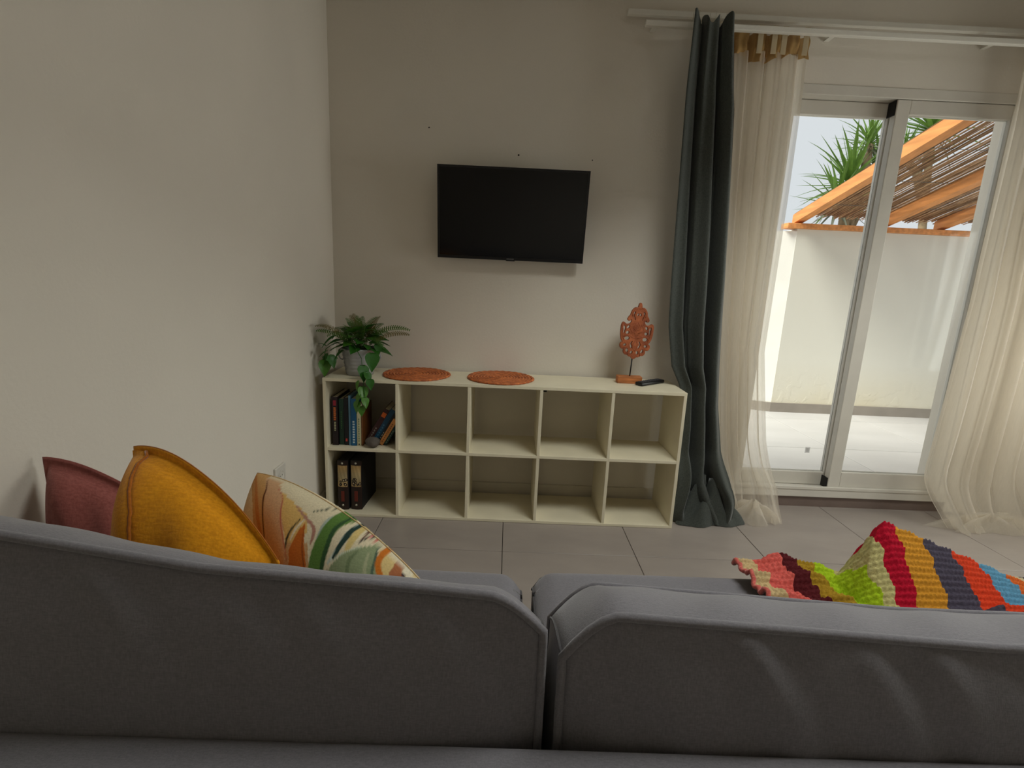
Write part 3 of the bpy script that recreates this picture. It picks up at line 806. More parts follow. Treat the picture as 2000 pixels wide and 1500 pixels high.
for tip, mt, ar, y_ in (((617, 636), M_FERN2, .04, 2.31), ((619, 645), M_FERN, .03, 2.33), ((684, 616), M_FERN2, .03, 2.46), ((690, 613), M_FERN2, .03, 2.5), ((702, 622), M_FERN, .03, 2.5),
                        ((736, 619), M_FERN, .03, 2.5), ((742, 618), M_FERN2, .03, 2.45), ((748, 632), M_FERN, .03, 2.52), ((799, 644), M_FERN, .05, 2.46), ((798, 653), M_FERN2, .035, 2.40),
                        ((714, 632), M_FERN, .03, 2.4), ((670, 634), M_FERN, .03, 2.38), ((748, 675), M_FERN, .05, 2.40),
                        ((676, 622), M_FERN, .03, 2.42), ((697, 617), M_FERN, .03, 2.44), ((722, 628), M_FERN, .03, 2.36), ((655, 640), M_FERN, .03, 2.44), ((760, 650), M_FERN, .04, 2.5), ((640, 655), M_FERN, .04, 2.33), ((730, 640), M_FERN2, .03, 2.54), ((708, 618), M_FERN, .03, 2.55)):
    frond(tip, mt, ar, y_)

# books ---------------------------------------------------------------
M_PAGES = pmat('book_pages', srgb(214, 202, 174), .9, .1, 60, stretch=(1, 1, 1))
def book(label, th, hgt, dep, cover, x, yfront, z, lean=0.0, marks=()):
    """x is the lower left corner of the spine; lean tips the book to the right (radians)."""
    mc = pmat('book_cover', cover, .45, .06, 20)
    M = Matrix.Translation((x, yfront, z)) @ Matrix.Rotation(lean, 4, 'Y')
    b = empty('book', (x, yfront, z), label, 'book', 'books in the upper left compartment')
    c_ = .0022
    box('front_cover', 0, c_, .001, dep, 0, hgt, mc, b, M=M); box('back_cover', th-c_, th, .001, dep, 0, hgt, mc, b, M=M)
    box('spine', 0, th, 0, .003, 0, hgt, mc, b, .001, M=M)
    box('pages', c_, th-c_, .0035, dep-.004, .003, hgt-.003, M_PAGES, b, M=M)
    for (z0, z1, w_, colr, nl) in marks:
        mk = pmat('spine_print', colr, .5, .05)
        if nl == 0:
            box('spine_label', th*(.5-w_/2), th*(.5+w_/2), -.0006, .0004, hgt*z0, hgt*z1, mk, b, M=M)
        else:
            for k in range(nl):
                a_ = hgt*(z0+(z1-z0)*k/nl); e_ = hgt*(z0+(z1-z0)*(k+.62)/nl)
                box('spine_letter', th*(.5-w_/2), th*(.5+w_/2)*(1 if k % 2 else .94), -.0006, .0004, a_, e_, mk, b, M=M)
zs = SP+ST+.0006
bx0 = SX0+ST+.012
book('standing black book with an orange lettered spine, leftmost on the shelf', .028, .243, .19, srgb(32, 18, 24), bx0+.001, 2.362, zs,
     marks=((.52, .80, .42, srgb(226, 120, 50), 7), (.82, .93, .5, srgb(150, 30, 50), 0), (.30, .50, .3, srgb(190, 190, 150), 6)))
book('standing dark green book next to the orange lettered one', .024, .232, .18, srgb(24, 58, 42), bx0+.031, 2.372, zs, marks=((.35, .75, .2, srgb(60, 120, 60), 8),))
book('standing black book between the green and the bright blue book', .021, .240, .19, srgb(16, 18, 24), bx0+.057, 2.368, zs, marks=((.08, .14, .4, srgb(190, 60, 50), 0),))
book('standing pale steel-blue thin book', .010, .252, .19, srgb(96, 140, 168), bx0+.080, 2.366, zs)
book('standing bright blue book with white spine lettering', .026, .238, .19, srgb(22, 92, 136), bx0+.092, 2.362, zs, marks=((.06, .55, .4, srgb(200, 215, 220), 9),))
book('standing cream book under the trailing vine', .020, .205, .17, srgb(206, 200, 160), bx0+.119, 2.366, zs, marks=((.1, .7, .3, srgb(120, 140, 110), 10), (.02, .05, .3, srgb(20, 20, 20), 0)))
book('standing brown book right of the cream one', .008, .195, .16, srgb(120, 72, 34), bx0+.140, 2.368, zs)
ln = math.radians(30); dz0 = .0
xl_ = SX0+SP-.155
# leaning books: tops rest against the divider on the right
leans = [('leaning dark maroon book with an orange label near its top', .026, .205, srgb(56, 26, 26), ((.78, .90, .8, srgb(206, 96, 30), 0), (.1, .5, .3, srgb(120, 110, 100), 6))),
         ('leaning dark teal-blue book with a worn spine', .024, .205, srgb(22, 66, 92), ((.1, .6, .3, srgb(60, 110, 140), 7),)),
         ('leaning black book with thin white spine lines', .010, .205, srgb(24, 26, 28), ((.05, .4, .3, srgb(190, 190, 180), 5),)),
         ('leaning tan book above the grey pebble', .022, .150, srgb(222, 152, 84), ((.1, .85, .3, srgb(160, 96, 50), 10),)),
         ('leaning dark green book next to the tan one', .016, .112, srgb(22, 52, 48), ((.1, .8, .25, srgb(120, 140, 120), 6),))]
xx = SX0+ST+.012+.1495; prev_th = 0
for lab, th, hg, colr, mk in leans:
    if prev_th: xx += prev_th*math.cos(ln) + (th-prev_th)*0 + th*math.sin(ln)*math.tan(ln) + .0006
    book(lab, th, hg, .16, colr, xx, 2.385, zs+th*math.sin(ln), ln, mk)
    prev_th = th

# pebble
M_STONE = pmat('grey_stone', srgb(96, 88, 80), .8, .15, 20, .3, 50)
bm = bmesh.new(); bmesh.ops.create_icosphere(bm, subdivisions=4, radius=1)
pc = at_z(732, 868, zs)
for v_ in bm.verts:
    c_ = v_.co; k_ = 1+.06*math.sin(3*c_.x+1)+.05*math.sin(4*c_.y+2*c_.z)
    v_.co = Vector((pc.x+c_.x*.038*k_, 2.352+c_.y*.026*k_, zs+.0265+max(c_.z, -.93)*.0245*k_))
tag(bm_obj('pebble', bm, M_STONE, None, True), 'smooth dark grey pebble on the shelf edge below the leaning books', 'stone')

# two file boxes with pictured labels
M_BOXD = pmat('dark_brown_box', srgb(44, 28, 22), .5, .2, 10); M_BOXS = pmat('box_side', srgb(26, 26, 28), .6, .1, 20)
M_PRINT = print_mat('printed_label', .6, .05)
M_RIVET = pmat('rivet', srgb(200, 196, 180), .3, .05, metal=.7)
def file_box(label, x, yf, th, seed, ang):
    hg, dp = .262, .225; z = ST+.0006
    M = Matrix.Translation((x, yf, z)) @ Matrix.Rotation(ang, 4, 'Z')
    e = empty('file_box', (x, yf, z), label, 'file box', 'file boxes in the lower left compartment')
    box('box_body', 0, th, .002, dp, 0, hg, M_BOXS, e, .003, M=M)
    # rounded leather-look spine
    V, Fc = [], []; n_ = 9
    for i in range(n_):
        t = i/(n_-1); xx_ = th*t; yy = -.006*math.sin(math.pi*t)
        V += [(xx_, yy, .001), (xx_, yy, hg-.002)]
    V += [(0, .0018, .001), (0, .0018, hg-.002), (th, .0018, .001), (th, .0018, hg-.002)]
    Fc = [(2*i, 2*i+2, 2*i+3, 2*i+1) for i in range(n_-1)]
    V = [tuple(M @ Vector(p_)) for p_ in V]
    obj('spine', V, Fc, M_BOXD, e, True)
    nu, nv = 26, 50; V, C = [], []
    r_ = random.Random(seed); fl_ = [(r_.uniform(.15, .9), r_.uniform(.08, .38), r_.uniform(.06, .14)) for _ in range(9)]
    for i in range(nu):
        for j in range(nv):
            u, t = i/(nu-1), j/(nv-1)
            uu = .06+.88*u
            V.append(tuple(M @ Vector((th*uu, -.006*math.sin(math.pi*uu)-.0012, hg*(.47+.43*t)))))
            c_ = np.array(srgb(206, 178, 128)[:3])*(1-.25*math.sin(5*t+seed)*u)
            c_ = c_*(.9+.1*math.sin(17*u+9*t)) + np.array([.05, .0, -.02])*math.sin(6*t+2)
            for (a_, b2, rad) in fl_:
                d = math.hypot((u-a_)*1.0, (t-b2)*2.2)
                if abs(d-rad) < .045: c_ = np.array(srgb(34, 26, 30)[:3])
                elif d < rad*.5: c_ = np.array(srgb(222, 206, 170)[:3])
            C.append(np.clip(c_, 0, 1))
    obj('picture_label', V, grid_faces(nu, nv), M_PRINT, e, True, col=np.array(C))
    for zz in (.025, .247):
        v, f = lathe([(0, .003), (.004, .0022), (.0055, 0), (.0055, -.002)], 12)
        v = [tuple(M @ Vector((th/2+a_, -.0062-c2, zz+b2))) for a_, b2, c2 in v]; obj('rivet', v, f, M_RIVET, e, True)
    box('red_tab', th*.35, th*.65, -.0068, -.005, .045, .10, pmat('red_tab', srgb(110, 40, 26), .6), e, M=M)
file_box('dark file box with a plain tan label, left of the pair', SX0+ST+.028, 2.372, .054, 4, math.radians(-3))
file_box('dark file box with a figured label, right of the pair', SX0+ST+.092, 2.378, .056, 8, math.radians(-3))

# ------------------------------------------------------------------ wall socket
sk = empty('wall_socket', (XL, 1.94, .32), 'white wall socket on the left wall behind the floral cushion', 'socket')
box('socket_plate', XL, XL+.010, 1.895, 1.985, .325, .41, M_PVC, sk, .003)
v, f = lathe([(0, -.002), (.018, -.002), (.019, .001), (.023, .0015), (.0235, 0)], 24)
obj('socket_well', [(XL+.0112+c2, 1.94+a_, .3675+b2) for a_, b2, c2 in v], f, M_PVC, sk, True)
for dy in (-.0095, .0095):
    v, f = lathe([(0, .0), (.0028, .0), (.0028, -.002)], 10)
    obj('socket_pin_hole', [(XL+.0100+c2, 1.94+dy+a_, .3675+b2) for a_, b2, c2 in v], f, M_HOLE, sk)

# ------------------------------------------------------------------ sofa
sofa = empty('sofa', (.35, .75, 0), 'grey fabric sofa seen from behind with loose back cushions', 'sofa')
SXL, SXR = -.885, 1.60
box('back_frame', SXL, SXR, .335, .498, .07, .66, M_SOFA, sofa, .02, 4, True)
box('seat_base', SXL, SXR, .499, 1.19, .09, .285, M_SOFA, sofa, .015, 3, True)
box('arm', 1.462, SXR, .499, 1.20, .286, .58, M_SOFA, sofa, .02, 4, True)
M_LEG = pmat('sofa_leg', srgb(40, 32, 26), .5)
for X in (SXL+.06, SXR-.06, .35):
    for Y in (.38, 1.12):
        v, f = lathe([(0, 0), (.018, 0), (.024, .095), (0, .095)], 14, (X, Y, 0)); obj('leg', v, f, M_LEG, sofa, True)
def cube_grid(n):
    """unit cube surface points in [-1,1]^3 with quads (n cells per side on each axis tuple)"""
    V, Fc = [], []; idx = {}
    nx, ny, nz = n
    def vid(i, j, k):
        if (i, j, k) not in idx:
            idx[(i, j, k)] = len(V); V.append((2*i/nx-1, 2*j/ny-1, 2*k/nz-1))
        return idx[(i, j, k)]
    for i in range(nx):
        for k in range(nz):
            Fc.append((vid(i, 0, k), vid(i+1, 0, k), vid(i+1, 0, k+1), vid(i, 0, k+1)))
            Fc.append((vid(i, ny, k), vid(i, ny, k+1), vid(i+1, ny, k+1), vid(i+1, ny, k)))
    for i in range(nx):
        for j in range(ny):
            Fc.append((vid(i, j, 0), vid(i, j+1, 0), vid(i+1, j+1, 0), vid(i+1, j, 0)))
            Fc.append((vid(i, j, nz), vid(i+1, j, nz), vid(i+1, j+1, nz), vid(i, j+1, nz)))
    for j in range(ny):
        for k in range(nz):
            Fc.append((vid(0, j, k), vid(0, j, k+1), vid(0, j+1, k+1), vid(0, j+1, k)))
            Fc.append((vid(nx, j, k), vid(nx, j+1, k), vid(nx, j+1, k+1), vid(nx, j, k+1)))
    return np.array(V), Fc
def sm(a_, b2, t): t = min(1, max(0, (t-a_)/(b2-a_))); return t*t*(3-2*t)
def cushion_map(x0, x1, y0, y1, z0, ztop, drop, bulge, endround, wr):
    def f(p_):
        a_, b2, c_ = p_
        X = x0+(a_+1)/2*(x1-x0)
        zt_ = ztop(X)
        # rounded ends of the top
        e = min(X-x0, x1-X); zt_ -= endround*(1-min(1, e/.065))**1.6
        t = (c_+1)/2
        # vertical sides pull in towards the foot
        Z = z0+(zt_-z0)*t
        yy = (b2+1)/2
        Y = y0+(y1-y0)*yy
        lean = .02*(t)                       # the back leans a little forwards going up
        Y += lean
        rear = max(0, -b2); 
        env = (1-a_**6)*(1-abs(2*t-1)**3)
        Y += b2*bulge*env
        # top falls away towards the seat
        d = yy*(y1-y0)
        Z -= drop(X)*d*d*sm(.55, 1, t)
        # side gussets puff out a little
        X += a_**5*.012*(1-b2*b2)*math.sin(math.pi*t)
        if wr:
            k_ = math.exp(-((1-t)/.28))*(1-a_**8)
            if b2 < -.5: Y -= wr*k_*(math.sin(52*X+30*Z)+.6*math.sin(87*X+47*Z+1))*.5*(1-math.exp(-(1-t)*25))
            if c_ > .9: Z += wr*.25*math.sin(45*X-30*d+2)*math.sin(math.pi*yy)
        return (X, Y, Z)
    return f
def cushion(name, f, n, mat, parent, seams):
    V, Fc = cube_grid(n)
    V = [f(p_) for p_ in V]
    c = obj(name, V, Fc, mat, parent, True)
    for path, r in seams:
        v, fc = tube([f(p_) for p_ in path], r, 7, closed=False)
        obj('piping', v, fc, M_SOFA_D if r < .004 else M_SOFA, c, True)
    return c
ring = lambda b2: [(-1, b2, t) for t in np.linspace(-.9, 1, 30)] + [(t, b2, 1) for t in np.linspace(-1, 1, 90)[1:]] + [(1, b2, t) for t in np.linspace(1, -.9, 30)[1:]]
ztL = lerp([-.88, -.72, -.56, -.34, -.07, .05], [.915, .902, .886, .854, .837, .828])
fL = cushion_map(-.872, .058, .505, .640, .42, ztL, lerp([-.6, -.2, .06], [4.5, 9., 9.]), .026, .042, .005)
cs = [([(-1, -1, t) for t in np.linspace(.4, 1, 12)], .0022), ([(1, b2, 1) for b2 in np.linspace(-1, 1, 8)], .0022)]
cushion('back_cushion', fL, (90, 14, 36), M_SOFA, sofa, [(ring(-1), .0058), (ring(1), .005), ([(1, b2, 1) for b2 in np.linspace(-1, 1, 8)], .002)])
ztR = lerp([.07, .12, .6, 1.0, 1.44], [.812, .812, .787, .785, .785])
fR = cushion_map(.082, 1.44, .505, .65, .42, ztR, lambda X: 2.6, .024, .06, .013)
cushion('back_cushion', fR, (120, 14, 36), M_SOFA, sofa, [(ring(-1), .0058), (ring(1), .005), ([(-1, b2, 1) for b2 in np.linspace(-1, 1, 8)], .0022)])
def seat_map(x0, x1, y0, y1, z0, z1):
    def f(p_):
        a_, b2, c_ = p_
        X = x0+(a_+1)/2*(x1-x0); Y = y0+(b2+1)/2*(y1-y0); Z = z0+(c_+1)/2*(z1-z0)
        if c_ > .99: Z += .018*(1-a_**4)*(1-b2**4)
        r = .05
        ex, ey, ez = min(X-x0, x1-X), y1-Y, z1-Z
        if ez < r and ey < r and b2 > 0:
            Z -= (r-ey)**2/r*.55 if ey < r else 0
        if ex < r and ey < r*1.6 and b2 > 0: Y -= (r-ex)**2/r*.7
        if ex < r and c_ > .8: Z -= (r-ex)**2/r*.45
        return (X, Y, Z)
    return f
for (x0, x1, y1) in ((-.878, .062, 1.222), (.094, 1.458, 1.236)):
    cushion('seat_cushion', seat_map(x0, x1, .676, y1, .287, .437), (80, 44, 12), M_SOFA, sofa,
            [([(t, 1, 1) for t in np.linspace(-1, 1, 60)], .0032), ([(-1, t, 1) for t in np.linspace(-.9, 1, 30)], .0032), ([(1, t, 1) for t in np.linspace(-.9, 1, 30)], .0032)])
SEATZ = .457

# ------------------------------------------------------------------ throw pillows
def to_pixel(P):
    d = Vector(P)-CAMPOS
    return 1000+ (rt.dot(d))/(fw.dot(d))*F, 750-(up.dot(d))/(fw.dot(d))*F
def pillow(name, label, TL, TR, down, thick, mat, n=70, colf=None, sag=.03, flange=0.0, seed=0, mat2=None, bow=.05, flap=None):
    """square pillow; TL, TR upper corners, down = vector along the left side."""
    TL, TR, dn = Vector(TL), Vector(TR), Vector(down)
    ex = TR-TL; nrm = ex.cross(dn).normalized()            # towards the viewer
    if nrm.y > 0: nrm = -nrm
    r_ = random.Random(seed); ph = [r_.uniform(0, 6) for _ in range(6)]
    def surf(u, t, side=1, off=0.0):
        au, at = 2*u-1, 2*t-1
        cu_, ct_ = au*(1-sag*(1-at*at)), at*(1-sag*(1-au*au))
        p_ = TL+ex*(.5+.5*cu_)+dn*(.5+.5*ct_) - dn.normalized()*bow*(1-abs(au)**2.2)*(1-t)
        q_ = 1-flange
        pr_ = (max(0, 1-(abs(au)/q_)**2.6)*max(0, 1-(abs(at)/q_)**2.6))**.5
        wv = (.006*math.sin(7*u+5*t+ph[0]) + .004*math.sin(15*u-11*t+ph[1]))*pr_
        return p_ + nrm*(side*(thick*(1.15 if side > 0 else .35)*pr_+.0015+off)+wv)
    V, C = [], []
    for side in (1, -1):
        for i in range(n):
            for j in range(n):
                u, t = i/(n-1), j/(n-1)
                p_ = surf(u, t, side)
                V.append(tuple(p_)); C.append((u, t))
    Fc = grid_faces(n, n) + [tuple(reversed(f_)) for f_ in grid_faces(n, n, n*n)]
    per = [(i, 0) for i in range(n)]+[(n-1, j) for j in range(1, n)]+[(i, n-1) for i in range(n-2, -1, -1)]+[(0, j) for j in range(n-2, 0, -1)]
    for a_, b2 in zip(per, per[1:]+per[:1]):
        A, B = a_[0]*n+a_[1], b2[0]*n+b2[1]
        Fc.append((A, A+n*n, B+n*n, B))
    col = None
    e = empty(name, tuple(TL+ex*.5+dn), label, 'cushion')
    o = obj('pillow_cover', V, Fc, mat, e, True, col=(np.tile(colf(np.array([to_pixel(v_) for v_ in V[:n*n]])), (2, 1)) if colf else None))
    seam = []
    for (i, j) in per:
        seam.append((Vector(V[i*n+j])+Vector(V[n*n+i*n+j]))/2)
    v, fc = tube(seam[::2], .0014, 5, closed=True)
    obj('seam', v, fc, mat2 or mat, e, True)
    if flap:                                   # overlapping closure flap with a frayed hem
        nu_, nt_ = 14, 60; FV = []; edge = []
        for j in range(nt_):
            t = .015+.93*j/(nt_-1); ue = float(np.interp(t, [0, .15, .35, .5, .62, .95], flap))
            for i in range(nu_):
                FV.append(tuple(surf(.01+(ue-.01)*i/(nu_-1), t, 1, .004+.004*(i/(nu_-1)))))
            edge.append(surf(ue+.004*(j % 2), t, 1, .006))
        obj('closure_flap', FV, grid_faces(nt_, nu_), mat, e, True)
        v, fc = tube(edge, .0028, 5); obj('hem', v, fc, mat2 or mat, e, True)
    return e
M_MAUVE = fabric_mat('mauve_cotton', srgb(158, 92, 84), srgb(136, 74, 68), 260, .15, .9, .2)
M_YEL = fabric_mat('mustard_cotton', srgb(236, 160, 22), srgb(214, 138, 14), 260, .15, .9, .2)
M_YELD = fabric_mat('mustard_hem', srgb(176, 100, 16), srgb(150, 84, 12), 260, .15)
M_FLORAL = print_mat('floral_print')
M_FSEAM = fabric_mat('floral_seam', srgb(206, 176, 130), srgb(180, 150, 100))
def dwn(TL, zb, dy=.0, dx=0.0): return Vector((dx, dy, zb-TL.z))
A_ = at_y(84, 893, .93); B_ = at_y(320, 1000, .93)
pillow('throw_pillow', 'dusty mauve cushion leaning by the left wall', A_, B_, dwn(A_, SEATZ+.012, -.03, .02), .065, M_MAUVE, flange=.09, seed=1, bow=.028)
A_ = at_y(262, 872, .85); B_ = at_y(545, 1098, .735)
pillow('throw_pillow', 'mustard yellow cushion between the mauve and the floral cushion', A_, B_, dwn(A_, SEATZ+.035, -.03, .0), .088, M_YEL, flange=.06, seed=2, mat2=M_YELD, flap=[.10, .33, .44, .52, .62, .68], bow=.055)
A_ = at_y(503, 924, .93); B_ = at_y(838, 1152, .735)
FT = (A_.copy(), B_.copy())
dnF = dwn(A_, SEATZ+.03, -.04, .0)
def floral(UV):
    N_ = len(UV); C = np.tile(np.array(srgb(226, 212, 178)[:3]), (N_, 1))
    PXY = UV                                               # print traced on the cloth
    def blend(a_, c_):
        nonlocal C
        a_ = np.clip(a_, 0, 1)[:, None]; C = C*(1-a_)+np.array(srgb(*c_)[:3])*a_
    def stroke(pts, w_, c_, soft=1.5, taper=True, op=1.0):
        pts = np.array(pts, float); q_ = []
        # smooth the path
        for i in range(len(pts)-1):
            p0, p1, p2, p3 = pts[max(i-1, 0)], pts[i], pts[i+1], pts[min(i+2, len(pts)-1)]
            for t in np.linspace(0, 1, 8, endpoint=False):
                q_.append(.5*((2*p1)+(-p0+p2)*t+(2*p0-5*p1+4*p2-p3)*t*t+(-p0+3*p1-3*p2+p3)*t**3))
        q_.append(pts[-1]); q_ = np.array(q_); M_ = len(q_)
        best = np.full(N_, 1e9)
        for i in range(M_-1):
            t0 = i/(M_-1); wd = w_*(.25+.75*math.sin(math.pi*min(1, max(0, .06+.88*t0)))) if taper else w_
            ab = q_[i+1]-q_[i]; l2 = (ab**2).sum()+1e-9
            s_ = np.clip(((PXY-q_[i])@ab)/l2, 0, 1)
            d = np.linalg.norm(PXY-(q_[i]+s_[:, None]*ab), axis=1)-wd/2
            best = np.minimum(best, d)
        blend(op*(1-(best+soft/2)/soft), c_)
    def poly(pts, c_, op=1.0):
        pts = np.array(pts, float); ins = np.zeros(N_, bool); j = len(pts)-1
        for i in range(len(pts)):
            a_, b2 = pts[i], pts[j]
            cnd = ((a_[1] > PXY[:, 1]) != (b2[1] > PXY[:, 1]))
            xi = (b2[0]-a_[0])*(PXY[:, 1]-a_[1])/((b2[1]-a_[1])+1e-12)+a_[0]
            ins ^= cnd & (PXY[:, 0] < xi); j = i
        blend(op*ins, c_)
    poly([(490, 900), (530, 930), (536, 1000), (548, 1180), (500, 1180)], (206, 160, 100))
    poly([(520, 930), (548, 945), (552, 1000), (560, 1180), (528, 1180), (515, 1000)], (212, 168, 126))
    poly([(550, 960), (600, 1005), (600, 1040), (560, 1070), (550, 1010)], (222, 182, 108))
    poly([(555, 1060), (600, 1060), (606, 1180), (560, 1180)], (206, 160, 110))
    stroke([(522, 938), (520, 955), (514, 975), (513, 1010), (517, 1060)], 3, (96, 52, 26))
    stroke([(543, 952), (552, 972), (548, 1000), (549, 1030), (560, 1095)], 2.6, (190, 104, 84))
    stroke([(500, 930), (502, 1000), (512, 1060)], 7, (196, 130, 70))
    poly([(596, 1021), (580, 1040), (564, 1075), (563, 1120), (570, 1180), (603, 1180), (598, 1110), (593, 1060)], (196, 104, 34))
    stroke([(594, 1030), (590, 1070), (594, 1110), (602, 1150)], 2.5, (140, 70, 30))
    stroke([(586, 1014), (568, 1035), (560, 1052), (557, 1070)], 4, (48, 52, 40))
    stroke([(596, 1014), (580, 1030), (566, 1055)], 4, (232, 222, 196))
    stroke([(580, 990), (596, 1010), (612, 1030), (611, 1048), (606, 1062)], 7, (178, 128, 110))
    stroke([(608, 1000), (640, 995), (660, 993)], 3, (60, 72, 60))
    stroke([(672, 1002), (640, 1018), (624, 1045), (614, 1075)], 9, (168, 180, 166))
    stroke([(700, 1004), (660, 1018), (634, 1050), (618, 1090), (614, 1130), (616, 1180)], 26, (92, 128, 58), taper=False)
    stroke([(690, 1010), (655, 1032), (638, 1070), (628, 1110), (624, 1180)], 9, (52, 84, 48))
    stroke([(712, 1018), (680, 1040), (660, 1070), (640, 1100)], 8, (200, 212, 200))
    stroke([(714, 1024), (690, 1034), (668, 1060), (650, 1090)], 11, (38, 62, 54))
    stroke([(722, 1026), (700, 1040), (684, 1060), (676, 1075)], 13, (216, 190, 122))
    stroke([(735, 1030), (720, 1040), (705, 1055)], 4, (90, 44, 40))
    stroke([(716, 1024), (760, 1045), (795, 1078)], 16, (226, 186, 176), taper=False)
    stroke([(720, 1050), (740, 1042), (765, 1050)], 7, (214, 120, 118))
    stroke([(728, 1058), (745, 1052), (762, 1058), (775, 1070)], 5, (206, 96, 90))
    stroke([(698, 1062), (715, 1052), (735, 1048)], 3.5, (34, 34, 36))
    poly([(736, 1066), (700, 1068), (668, 1082), (645, 1105), (632, 1135), (640, 1180), (730, 1180), (735, 1130), (740, 1095)], (146, 158, 118))
    stroke([(700, 1075), (680, 1100), (675, 1150)], 8, (120, 134, 96)); stroke([(720, 1080), (712, 1110), (712, 1150)], 7, (176, 178, 140))
    stroke([(645, 1100), (670, 1080), (705, 1068)], 3, (206, 214, 190)); stroke([(640, 1112), (632, 1135), (630, 1170)], 4, (44, 66, 46))
    stroke([(738, 1068), (732, 1095), (726, 1120), (728, 1150)], 6, (84, 104, 84))
    poly([(742, 1070), (790, 1078), (812, 1120), (815, 1180), (735, 1180), (737, 1110)], (224, 196, 132))
    stroke([(762, 1072), (745, 1085), (738, 1105), (745, 1130), (758, 1145), (765, 1165)], 12, (206, 116, 34), taper=False)
    stroke([(757, 1060), (766, 1072), (782, 1078), (795, 1085)], 7, (206, 92, 84))
    poly([(775, 1092), (790, 1125), (785, 1180), (755, 1180), (760, 1120)], (178, 110, 70))
    stroke([(772, 1080), (790, 1105), (804, 1135), (808, 1165)], 17, (236, 226, 198), taper=False)
    stroke([(786, 1120), (792, 1145), (790, 1170)], 8, (54, 40, 50))
    stroke([(816, 1110), (826, 1135), (834, 1155)], 8, (70, 120, 90))
    return C
pillow('throw_pillow', 'cream cushion with a green and orange leaf print', A_, B_, dnF, .09, M_FLORAL, n=190, colf=floral, sag=.01, seed=3, mat2=M_FSEAM, bow=.036)

# ------------------------------------------------------------------ crochet throw
def throw_mat():
    m_, nt, b = new_mat('crochet_wool'); N, L = nt.nodes, nt.links
    a_ = N.new('ShaderNodeAttribute'); a_.attribute_name = 'stripe'
    rp = N.new('ShaderNodeValToRGB'); rp.color_ramp.interpolation = 'CONSTANT'
    L.new(a_.outputs['Fac'], rp.inputs[0])
    x0_, x1_ = .60, 1.50
    st_ = [(.60, (216, 190, 140)), (.675, (232, 110, 100)), (.735, (96, 36, 40)), (.775, (176, 140, 44)), (.825, (176, 206, 40)), (.875, (200, 190, 130)),
           (.912, (190, 24, 50)), (.962, (214, 150, 50)), (1.035, (84, 78, 92)), (1.11, (222, 72, 40)), (1.185, (104, 160, 190)), (1.26, (222, 110, 50)), (1.33, (216, 200, 160)), (1.39, (70, 64, 80))]
    els = rp.color_ramp.elements
    while len(els) > 1: els.remove(els[-1])
    els[0].position = 0; els[0].color = srgb(*st_[0][1])
    for p_, c_ in st_[1:]:
        e = els.new((p_-x0_)/(x1_-x0_)); e.color = srgb(*c_)
    tc = N.new('ShaderNodeTexCoord'); nz = N.new('ShaderNodeTexNoise'); nz.inputs['Scale'].default_value = 160; nz.inputs['Detail'].default_value = 4
    L.new(tc.outputs['Object'], nz.inputs['Vector'])
    mx = N.new('ShaderNodeMix'); mx.data_type = 'RGBA'; mx.blend_type = 'MULTIPLY'; mx.inputs['Factor'].default_value = .55
    L.new(rp.outputs[0], mx.inputs['A']); L.new(nz.outputs['Fac'], mx.inputs['B'])
    hs = N.new('ShaderNodeHueSaturation'); hs.inputs['Value'].default_value = 1.12; L.new(mx.outputs['Result'], hs.inputs['Color'])
    L.new(hs.outputs[0], b.inputs['Base Color']); b.inputs['Roughness'].default_value = .95; b.inputs['Specular IOR Level'].default_value = .1
    bp = N.new('ShaderNodeBump'); bp.inputs['Strength'].default_value = .5; bp.inputs['Distance'].default_value = .003
    L.new(nz.outputs['Fac'], bp.inputs['Height']); L.new(bp.outputs[0], b.inputs['Normal'])
    return m_
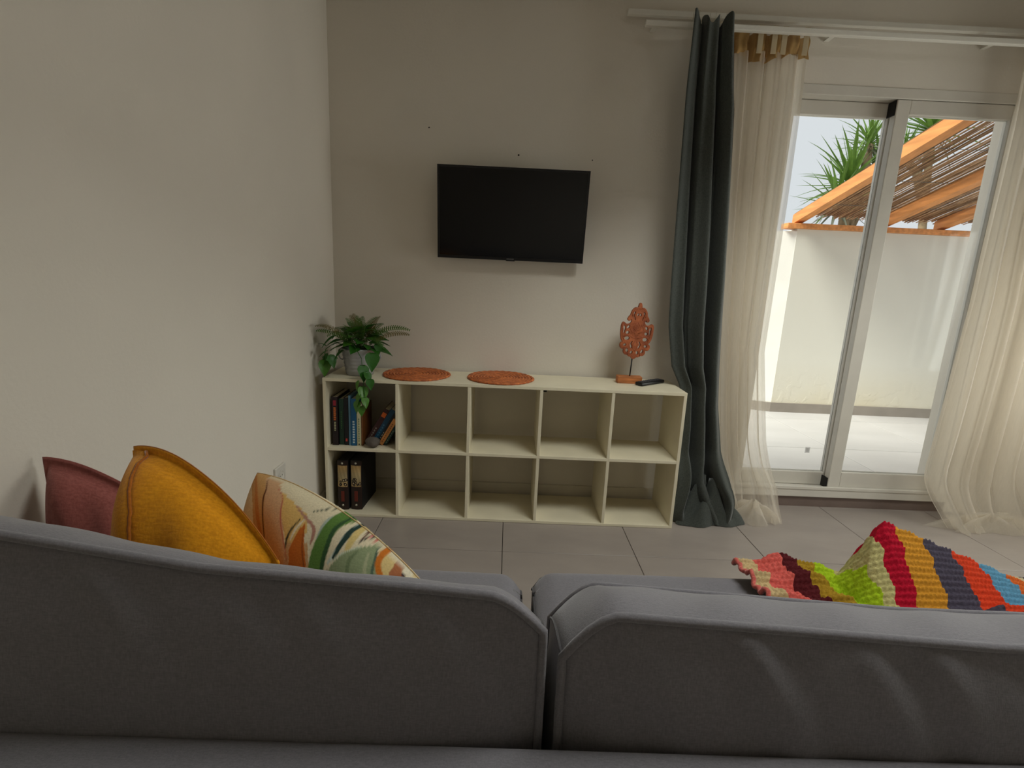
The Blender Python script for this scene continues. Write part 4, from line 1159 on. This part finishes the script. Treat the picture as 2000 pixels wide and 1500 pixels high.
def throw_h(X, Y):
    """height of the cloth over the seat"""
    h_ = .010
    # tent fold: ridge falls to the right from its peak
    if X > .93: rh = .185*max(0, 1-(X-.93)/.47)
    else: rh = .185*max(0, 1-((.93-X)/.085))**.8
    rY = 1.125 - .05*sm(.93, .86, X)
    d = Y-rY
    c_ = max(0, 1-(-d/.15 if d < 0 else d/.09))
    c_ = c_**.9
    h_ += rh*c_
    # low folds of the loose left end
    l_ = sm(.90, .80, X)
    h_ += l_*(.020*max(0, math.sin((Y-1.03)*78+9*X))+.012*math.sin(X*46+Y*20)*sm(.64, .70, X)+.008+.016*math.exp(-((Y-1.17)/.035)**2)*sm(.62, .72, X))
    # second fold nearer the back cushion
    h_ += .075*math.exp(-((Y-.96)/.03)**2)*sm(1.0, 1.1, X)
    return h_
nX, nY = 300, 190
V, A_s = [], []
for i in range(nX):
    for j in range(nY):
        X = .635+(1.445-.635)*i/(nX-1); t = j/(nY-1); Y = .80+(1.232-.80)*t
        Xl = X + .05*max(0, (1.20-Y))*(1 if X < .8 else 0)
        if X < .72: Y = min(Y, 1.232) - .0
        z = SEATZ+.004+throw_h(X, Y)
        if Y > 1.19: z -= .03*((Y-1.19)/.042)**2
        # crochet rows: ridges with little stitches
        row = abs(math.sin(math.pi*(Y*58+z*40+.4*math.sin(X*9))))
        stt = math.sin(X*2*math.pi/.011 + (int(Y*58) % 2)*math.pi)
        z += .0065*row + .0026*stt*row
        V.append((X + .0025*math.sin(Y*180), Y, z)); A_s.append((X + .004*math.sin(Y*120) - .60 + .10*max(0, 1.10-Y)*(1 if X > .88 else 0))/(.90) if True else 0)
Fc = grid_faces(nX, nY)
th = empty('crochet_throw', (1.0, 1.0, SEATZ), 'multicoloured striped crochet throw heaped on the sofa seat', 'throw')
A_s = np.array([a_ for a_ in A_s])
obj('throw_cloth', V, Fc, throw_mat(), th, True, attr={'stripe': A_s})
M_EDGE = fabric_mat('throw_edge_wool', srgb(220, 110, 100), srgb(180, 80, 70), 200)
v, f = tube([V[j] for j in range(0, nY, 3)], .006, 6); obj('crochet_edge', v, f, M_EDGE, th, True)
